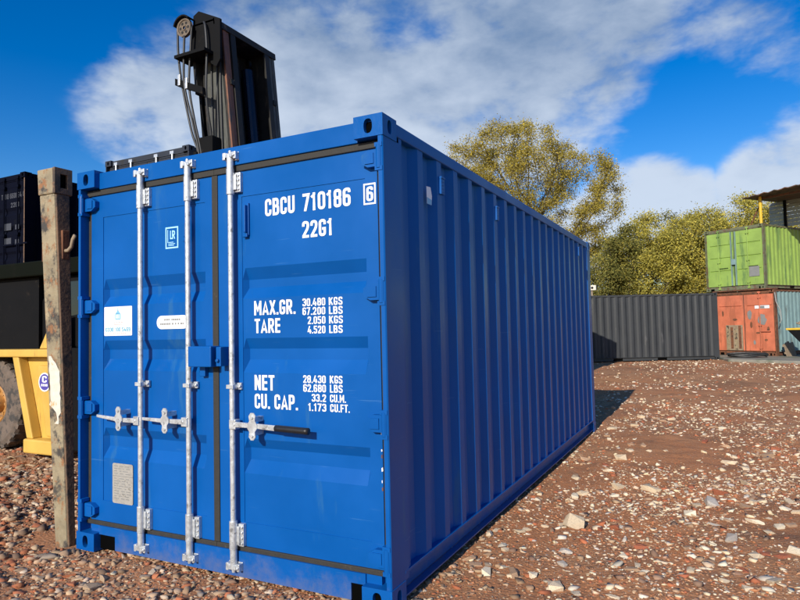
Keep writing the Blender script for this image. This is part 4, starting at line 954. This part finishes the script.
# hose pulley group on the near side of the mast head
mb = side_plate([(-3.80, 4.62), (-3.62, 4.62), (-3.36, 4.44), (-3.30, 4.52), (-3.30, 4.98), (-3.62, 5.14), (-3.70, 5.10), (-3.72, 4.78)], 2.36, 2.39); fmb_build(mb, 'pulley_bracket', 'machine_black', fix=True)
mb = MB().box(-3.86, -3.40, 2.22, 2.48, 4.585, 4.62); fmb_build(mb, 'bracket_shelf', 'machine_black')
pc = (-3.775, 2.30, 4.955); R0 = .108
mb = MB(); n = 28
holed_ang = [2 * math.pi * i / 6 for i in range(6)]
prof = [(.018, -.012), (.030, -.014), (.034, -.006), (.082, -.006), (.088, -.016), (R0, -.018), (R0 * .93, .0), (R0, .018), (.088, .016), (.02, .012)]
k = len(prof); vs = [(pc[0] + a * math.cos(6.2832 * i / n), pc[1] + b, pc[2] + a * math.sin(6.2832 * i / n)) for i in range(n) for a, b in prof]
mb.add(vs, [(i * k + j, i * k + j + 1, ((i + 1) % n) * k + j + 1, ((i + 1) % n) * k + j) for i in range(n) for j in range(k - 1)])
pl = fmb_build(mb, 'hose_pulley', 'pulley', fix=True)
mb = MB()
for a in holed_ang: mb.cyl((pc[0] + .058 * math.cos(a), pc[1] - .0062, pc[2] + .058 * math.sin(a)), (pc[0] + .058 * math.cos(a), pc[1] - .0075, pc[2] + .058 * math.sin(a)), .017, n=12)
fmb_build(mb, 'pulley_hole', 'dark', fork)
# hood over the pulley
mb = MB(); pts = []
for i in range(9):
    a = rad(40 + i * 16); pts.append((pc[0] + .135 * math.cos(a), pc[2] + .135 * math.sin(a)))
for i in range(9):
    a = rad(168 - i * 16); pts.append((pc[0] + .118 * math.cos(a), pc[2] + .118 * math.sin(a)))
mb.prism(pts, 'y', 2.25, 2.36); fmb_build(mb, 'pulley_hood', 'machine_black', fix=True)
# hoses
def hose(pts, r=.013):
    P = [Vector(p) for p in pts]; o_ = []
    for i in range(len(P) - 1):
        p0, p1, p2, p3 = P[max(i - 1, 0)], P[i], P[i + 1], P[min(i + 2, len(P) - 1)]
        for t in np.linspace(0, 1, 7)[:-1]:
            o_.append(.5 * ((2 * p1) + (-p0 + p2) * t + (2 * p0 - 5 * p1 + 4 * p2 - p3) * t * t + (-p0 + 3 * p1 - 3 * p2 + p3) * t ** 3))
    o_.append(P[-1]); mb = MB().tube(o_, r, 8); fmb_build(mb, 'hose', 'hose', smooth=True)
hose([(-3.885, 2.30, 4.95), (-3.875, 2.30, 4.65), (-3.82, 2.30, 4.30), (-3.70, 2.32, 3.75), (-3.60, 2.34, 3.40), (-3.56, 2.36, 2.6)])
hose([(-3.665, 2.30, 4.95), (-3.69, 2.30, 4.65), (-3.71, 2.30, 4.25), (-3.64, 2.31, 3.85), (-3.56, 2.34, 3.40), (-3.52, 2.36, 2.6)])
hose([(-3.76, 2.28, 4.85), (-3.76, 2.27, 4.6), (-3.76, 2.28, 4.25), (-3.66, 2.31, 3.80), (-3.585, 2.33, 3.40), (-3.54, 2.34, 2.6)])
hose([(-3.52, 2.34, 4.98), (-3.47, 2.31, 4.90), (-3.45, 2.31, 4.62), (-3.49, 2.34, 4.1), (-3.50, 2.44, 3.6), (-3.49, 2.46, 3.1)], .014)
for x in (-3.555, -3.47, -3.42): hose([(x, 2.485, 4.85), (x + .01, 2.483, 4.2), (x + .03, 2.480, 3.6), (x + .045, 2.480, 2.8)], .009)
mb = MB().add([(-3.90, 2.27, 4.30), (-3.48, 2.27, 4.12), (-3.48, 2.33, 4.12), (-3.90, 2.33, 4.30), (-3.90, 2.27, 4.38), (-3.48, 2.27, 4.20), (-3.48, 2.33, 4.20), (-3.90, 2.33, 4.38)],
              [(0, 3, 2, 1), (4, 5, 6, 7), (0, 1, 5, 4), (1, 2, 6, 5), (2, 3, 7, 6), (3, 0, 4, 7)]); fmb_build(mb, 'hose_clamp_bar', 'machine_black')
for x, z in ((-3.835, 4.36), (-3.725, 4.30)): mb = MB().box(x - .016, x + .016, 2.262, 2.30, z - .075, z + .05); fmb_build(mb, 'hose_clamp', 'galv', bevel=.003)
mb = MB().box(-3.60, -3.40, 2.33, 2.48, 3.40, 3.66); mb.box(-3.66, -3.61, 2.30, 2.4, 3.42, 3.5); fmb_build(mb, 'valve_block', 'machine_black', bevel=.01)

# ------------------------------------------------------------------ canopy on the stacked containers
can = thing('yard_canopy', 'rusty corrugated canopy roof on a yellow pole above the green container', 'canopy', (3.35, 25.4, 5.33), rad(-31.3))
mb = MB(); n = 60; vs = []
for j, (yv, dz) in enumerate(((-.35, 0), (6.4, .25))):
    for i in range(n + 1):
        x = -.55 + i * 7.5 / n; vs.append((x, yv + .03 * math.sin(i * 1.7) * (1 - j), 1.06 + .13 * math.sin(min(x + .5, 3.2) * .5) + dz + .022 * math.sin(i * 3.14159 / 1.5)))
mb.add(vs, [(i, i + 1, n + 2 + i, n + 1 + i) for i in range(n)])
rf = mb.build('roof_sheet', 'sheet', can); sm = rf.modifiers.new('s', 'SOLIDIFY'); sm.thickness = .03
MB().cyl((-.10, .12, -.03), (-.10, .12, 1.08), .055, n=14).build('pole', 'yellow_pole', can, smooth=False)
MB().box(-.3, 6.8, .25, .33, .98, 1.06).build('purlin', 'rust', can); MB().box(-.3, 6.8, 4.0, 4.08, 1.10, 1.18).build('purlin', 'rust', can)
mb = MB(); mb.cyl((-.8, .6, .0), (-.25, .5, .95), .03, n=8); mb.build('brace', 'rust', can)
for i in range(7): MB().box(-.75, 6.0, 2.02 + .012 * (i % 2), 2.05 + .012 * (i % 2), .01 + i * .155, .01 + i * .155 + .14).build('board', 'clad', can)
MB().box(-.15, -.05, 1.96, 2.015, .0, 1.10).build('stud', 'machine_black', can)
MB().box(5.8, 5.9, 2.1, 2.2, -5.24, 1.1).build('leg', 'rust', can); MB().box(5.8, 5.9, .2, .3, -5.24, 1.0).build('leg', 'rust', can)

# ------------------------------------------------------------------ yard clutter by the stacked containers
sk = thing('scrap_hopper', 'black tapered scrap hopper with yellow rim beside the teal container wall', 'hopper', (4.75, 24.0, .09), rad(-20))
mb = MB(); a, b, z0, z1 = .75, .5, .30, 1.02
mb.add([(-.15, -b, z0), (a, -b, z0), (a, b, z0), (-.15, b, z0), (-a, -b, z1), (a, -b, z1), (a, b, z1), (-a, b, z1)], [(0, 3, 2, 1), (0, 1, 5, 4), (1, 2, 6, 5), (2, 3, 7, 6), (3, 0, 4, 7)])
mb.build('hopper_shell', 'machine_black', sk)
mb = MB(); mb.box(-a - .03, a, -b - .04, -b + .01, z1, z1 + .06); mb.box(-a - .03, a, b, b + .04, z1, z1 + .06); mb.box(-a - .05, -a + .02, -b, b, z1, z1 + .06); mb.build('rim', 'yellow_pole', sk)
for x in (-.05, .6): MB().box(x, x + .1, -.4, .4, .0, .3).build('leg', 'rust', sk)
q = random.Random(4)
mb = MB()
for i in range(7):
    x, y = q.uniform(-.5, .4), q.uniform(-.3, .3); mb.tube([(x, y, .8), (x + q.uniform(-.2, .2), y, 1.15), (x + q.uniform(-.4, .3), y + .1, 1.25 + q.uniform(0, .3))], .03, 6)
scr = mb.build('scrap_heap', 'wood', None, loc=(4.75, 24.0, .09)); tag(scr, 'bent brown scrap lengths sticking out of the hopper', 'scrap')
mb = MB(); pts = [(.62 * math.cos(t) * (1 + .12 * math.sin(3 * t + t * .2)), .30 * math.sin(t * 1.03), .04 + .007 * t + .02 * math.sin(t * 2.3)) for t in np.linspace(0, 6.283 * 3, 90)]
mb.tube(pts, .035, 7); hz = mb.build('hose_coil', 'hose', None, loc=(2.55, 24.0, .10)); tag(hz, 'flattened black hose coil lying before the orange red doors', 'hose')
mb = MB()
for i in range(5): mb.box(-.04 + i * .14, .08 + i * .14, 0, .03, 0, .5 + .04 * (i % 3))
for z in (.1, .38): mb.box(-.04, .66, .035, .08, z, z + .08)
pal = mb.build('wooden_pallet', 'wood', None, loc=(3.95, 24.9, .09)); pal.rotation_euler = (rad(-12), 0, rad(58)); tag(pal, 'small brown pallet leaning on the teal container wall', 'pallet')
mb = MB().tube([(3.62, 24.90, 2.55), (3.64, 24.86, 2.2), (3.78, 24.92, 1.85), (3.80, 24.95, 1.5), (3.74, 24.9, 1.35)], .018, 7)
cb = mb.build('cable', 'clad', None, smooth=True); tag(cb, 'pale cable hanging down the corner between red doors and teal wall', 'cable')
lp = thing('gate_post', 'thin lime green steel post beside the charcoal container', 'post', (-2.78, 21.78, -.02))
mb = MB().box(-.06, .06, -.05, .05, 0, 2.62); mb.build('post_shaft', 'lime', lp, bevel=.008); MB().box(-.08, .08, -.07, .07, 2.62, 2.66).build('post_cap', 'lime', lp)
fl = thing('flood_lamp', 'small cream flood lamp standing on the charcoal container roof', 'lamp', (-2.75, 22.4, 2.585))
MB().box(-.03, .03, -.03, .03, 0, .22).build('bracket', 'wood', fl); MB().box(-.17, .17, -.1, .1, .22, .42).build('housing', 'cream', fl, bevel=.015); mb = MB().cyl((.03, -.101, .32), (.03, -.112, .32), .05, n=12); mb.build('lens', 'dark', fl)

# the tall green shed whose gable shades the end of the charcoal container
sh = thing('storage_shed', 'tall dark green shed with pitched roof hidden behind the blue container', 'shed', (-3.30, 14.05, -.02))
wl = corrugated(0, 3.6, 0, 3.7, pitch=.2, depth=.03).build('wall', 'shed', sh, loc=(1.32, -1.8, 0)); wl2 = inst('wall', wl, sh, (-1.32, -1.8, 0), scale=(-1, 1, 1))
for y in (-1.8, 1.75): MB().prism([(-1.32, 0), (1.32, 0), (1.32, 3.72), (0, 4.12), (-1.32, 3.72)], 'y', y, y + .05).build('gable_wall', 'shed', sh, fix=True)
for s_ in (-1, 1):
    poly = [(0, 4.14), (s_ * 1.50, 3.68), (s_ * 1.50, 3.74), (0, 4.20)]
    MB().prism(poly if s_ < 0 else poly[::-1], 'y', -1.95, 1.95).build('roof', 'sheet', sh, fix=True)
MB().box(-.5, .5, -1.84, -1.80, 0, 2.3).build('door', 'teal_c', sh)

# ------------------------------------------------------------------ trees
def grow(base, lobes, h0, natt, step, seed, infl=3.0, kill=.75):
    r = np.random.default_rng(seed); A = []
    vol = np.array([l[3] * l[4] * l[5] for l in lobes]); vol = vol / vol.sum()
    for l, v in zip(lobes, vol):
        n = int(natt * v); u_ = r.normal(size=(n, 3)); u_ /= np.linalg.norm(u_, axis=1)[:, None]; rr_ = r.uniform(.12, 1, n) ** (1 / 2.6)
        A.append(u_ * rr_[:, None] * np.array(l[3:6]) + np.array(l[:3]))
    A = np.concatenate(A)
    P = [np.array(base, float)]; par = [-1]
    z = base[2]; cen = np.array(lobes[0][:3])
    while z < h0:
        z += step; t = (z - base[2]) / max(cen[2] - base[2], .1)
        P.append(np.array([base[0] + (cen[0] - base[0]) * t * .5 + r.normal(0, .04), base[1] + (cen[1] - base[1]) * t * .5 + r.normal(0, .04), z])); par.append(len(P) - 2)
    alive = np.ones(len(A), bool); near = np.full(len(A), 1e9); nid = np.zeros(len(A), int); done = 0
    for it in range(140):
        Q = np.array(P[done:])
        if len(Q):
            d = np.linalg.norm(A[:, None] - Q[None], axis=2); m = d.min(1); am = d.argmin(1) + done
            up = m < near; near = np.where(up, m, near); nid = np.where(up, am, nid); done = len(P)
        alive &= near > kill
        act = alive & (near < (infl if it > 8 else 99))
        if not act.any(): break
        arr = np.array(P)
        dv = A[act] - arr[nid[act]]; dv /= np.linalg.norm(dv, axis=1)[:, None]
        un = np.unique(nid[act]); add = []
        for k in un:
            g = dv[nid[act] == k].sum(0) + r.normal(0, .25, 3) + np.array([0, 0, .05]); nrm_ = np.linalg.norm(g)
            if nrm_ < 1e-3: continue
            add.append((arr[k] + g / nrm_ * step, k))
        for p_, k in add: P.append(p_); par.append(int(k))
        if len(P) > 6000: break
    return np.array(P), np.array(par), r
def tree(label, base, lobes, h0, natt, nleaf, seed, step=.34, cols=None, lsize=(.05, .085), spread=.30, group=None, infl=3.0, tip=.011):
    P, par, r = grow(base, lobes, h0, natt, step, seed, infl)
    n = len(P); rad_ = np.zeros(n); acc_ = np.zeros(n); kids = np.zeros(n, int)
    for i in range(n - 1, -1, -1):
        ri = tip if acc_[i] == 0 else acc_[i] ** (1 / 2.35); rad_[i] = ri
        if par[i] >= 0: acc_[par[i]] += ri ** 2.35; kids[par[i]] += 1
    root = thing('tree', label, 'tree', tuple(base), 0, group); off = np.array(base)
    # branches
    i1 = np.nonzero(par >= 0)[0]; p0 = P[par[i1]]; p1 = P[i1]; d = p1 - p0; ln = np.linalg.norm(d, axis=1); d /= ln[:, None] + 1e-9
    a = np.cross(d, np.array([.31, .57, .76])); a /= np.linalg.norm(a, axis=1)[:, None] + 1e-9; b = np.cross(d, a); K = 5; vs = []
    for e, (pp_, rr_) in enumerate(((p0, np.minimum(rad_[par[i1]], rad_[i1] * 1.25)), (p1 + d * .02, rad_[i1]))):
        for k in range(K):
            t = 2 * math.pi * k / K; vs.append(pp_ + a * (rr_ * math.cos(t))[:, None] + b * (rr_ * math.sin(t))[:, None])
    V = np.stack(vs, 1).reshape(-1, 3) - off; o_ = (np.arange(len(i1)) * 2 * K)[:, None, None]
    Fq = (np.array([[k, (k + 1) % K, K + (k + 1) % K, K + k] for k in range(K)])[None] + o_).reshape(-1, 4)
    tk = np_mesh('trunk', V, Fq, 'bark', smooth=True); tk.parent = root
    # leaves round the thin twigs
    tips = np.nonzero((rad_ < tip * 2.4) & (P[:, 2] > base[2] + 1.0))[0]; wgt = np.where(kids[tips] == 0, 3.0, 1.0); wgt *= r.uniform(.0, 1.0, len(tips)) ** .8; wgt /= wgt.sum()
    src = r.choice(tips, nleaf, p=wgt); c = P[src] + r.normal(0, spread, (nleaf, 3)) * np.array([1, 1, .8])
    nv = r.normal(size=(nleaf, 3)) + np.array([0, -.5, .5]); nv /= np.linalg.norm(nv, axis=1)[:, None]
    u_ = np.cross(nv, r.normal(size=(nleaf, 3))); u_ /= np.linalg.norm(u_, axis=1)[:, None]; v_ = np.cross(nv, u_)
    s_ = r.uniform(lsize[0], lsize[1], nleaf)[:, None]; asp = r.uniform(.55, .9, nleaf)[:, None]
    q = np.stack([c - u_ * s_, c - v_ * s_ * asp + nv * s_ * .2, c + u_ * s_, c + v_ * s_ * asp + nv * s_ * .2], 1)
    cols = cols or [(.44, .355, .070), (.36, .305, .062), (.53, .41, .080), (.28, .23, .055)]
    cc = np.array(cols)[(r.integers(0, len(cols), nleaf) + (r.uniform(0, 1, n)[src] * 2).astype(int)) % len(cols)] * r.uniform(.75, 1.25, (nleaf, 1))
    cr_ = np_mesh('crown', q.reshape(-1, 3) - off, np.arange(nleaf * 4).reshape(-1, 4), 'leaf', np.repeat(cc, 4, 0)); cr_.parent = root
    return root
tree('tall spreading tree in thin yellow green leaf rising behind the blue container', (-8.0, 34.8, -.05),
     [(-9.7, 33.8, 10.4, 4.3, 3.6, 4.0), (-6.1, 35.6, 8.9, 3.3, 3.2, 3.9), (-12.0, 32.7, 9.4, 2.3, 2.4, 2.8)], 3.6, 1700, 120000, 4, step=.36, spread=.25, lsize=(.022, .056), infl=4.0, tip=.016)
YG = [(.50, .43, .085), (.40, .37, .085), (.60, .49, .095), (.31, .28, .07)]
DG = [(.17, .17, .05), (.24, .22, .06), (.13, .14, .042), (.33, .28, .07)]
GR = 'trees in spring leaf behind the charcoal container'
for k, (lab, bx, by, lobes, nl, cols) in enumerate((
    ('dark leaved small tree showing beside the end of the blue container', -3.4, 30.4, [(-3.3, 30.4, 3.6, 1.5, 1.5, 2.2), (-2.6, 30.6, 5.0, 1.2, 1.4, 1.6)], 13000, DG),
    ('yellow green bushy tree behind the middle of the charcoal container', -1.2, 31.6, [(-1.3, 31.5, 4.4, 2.3, 1.9, 2.9)], 24000, YG),
    ('wide yellow green tree behind the charcoal container next to the green one', .9, 32.7, [(.9, 32.6, 4.6, 2.4, 2.0, 3.0)], 24000, YG),
    ('golden green tree rising behind the apple green container', 3.1, 33.7, [(3.1, 33.7, 5.0, 2.4, 2.2, 3.4)], 24000, YG),
    ('green gold tree behind the rusty canopy', 5.6, 34.9, [(5.6, 34.9, 5.0, 2.6, 2.2, 3.3)], 14000, YG),
    ('dull olive tree set back between the yellow green ones', -.4, 36.6, [(-.4, 36.6, 4.6, 3.3, 2.2, 3.5)], 15000, DG),
    ('dull olive tree set back behind the apple green container', 3.6, 38.0, [(3.6, 38.0, 5.0, 3.6, 2.4, 3.9)], 15000, DG),
    ('olive tree set back behind the end of the blue container', -4.6, 36.4, [(-4.6, 36.4, 3.6, 2.6, 2.0, 3.0)], 13000, YG))):
    tree(lab, (bx, by, -.05), lobes, 1.3, 520, int(nl * 1.65), 20 + k, step=.30, cols=cols, spread=.25, group=GR, infl=3.0, lsize=(.024, .056), tip=.014)
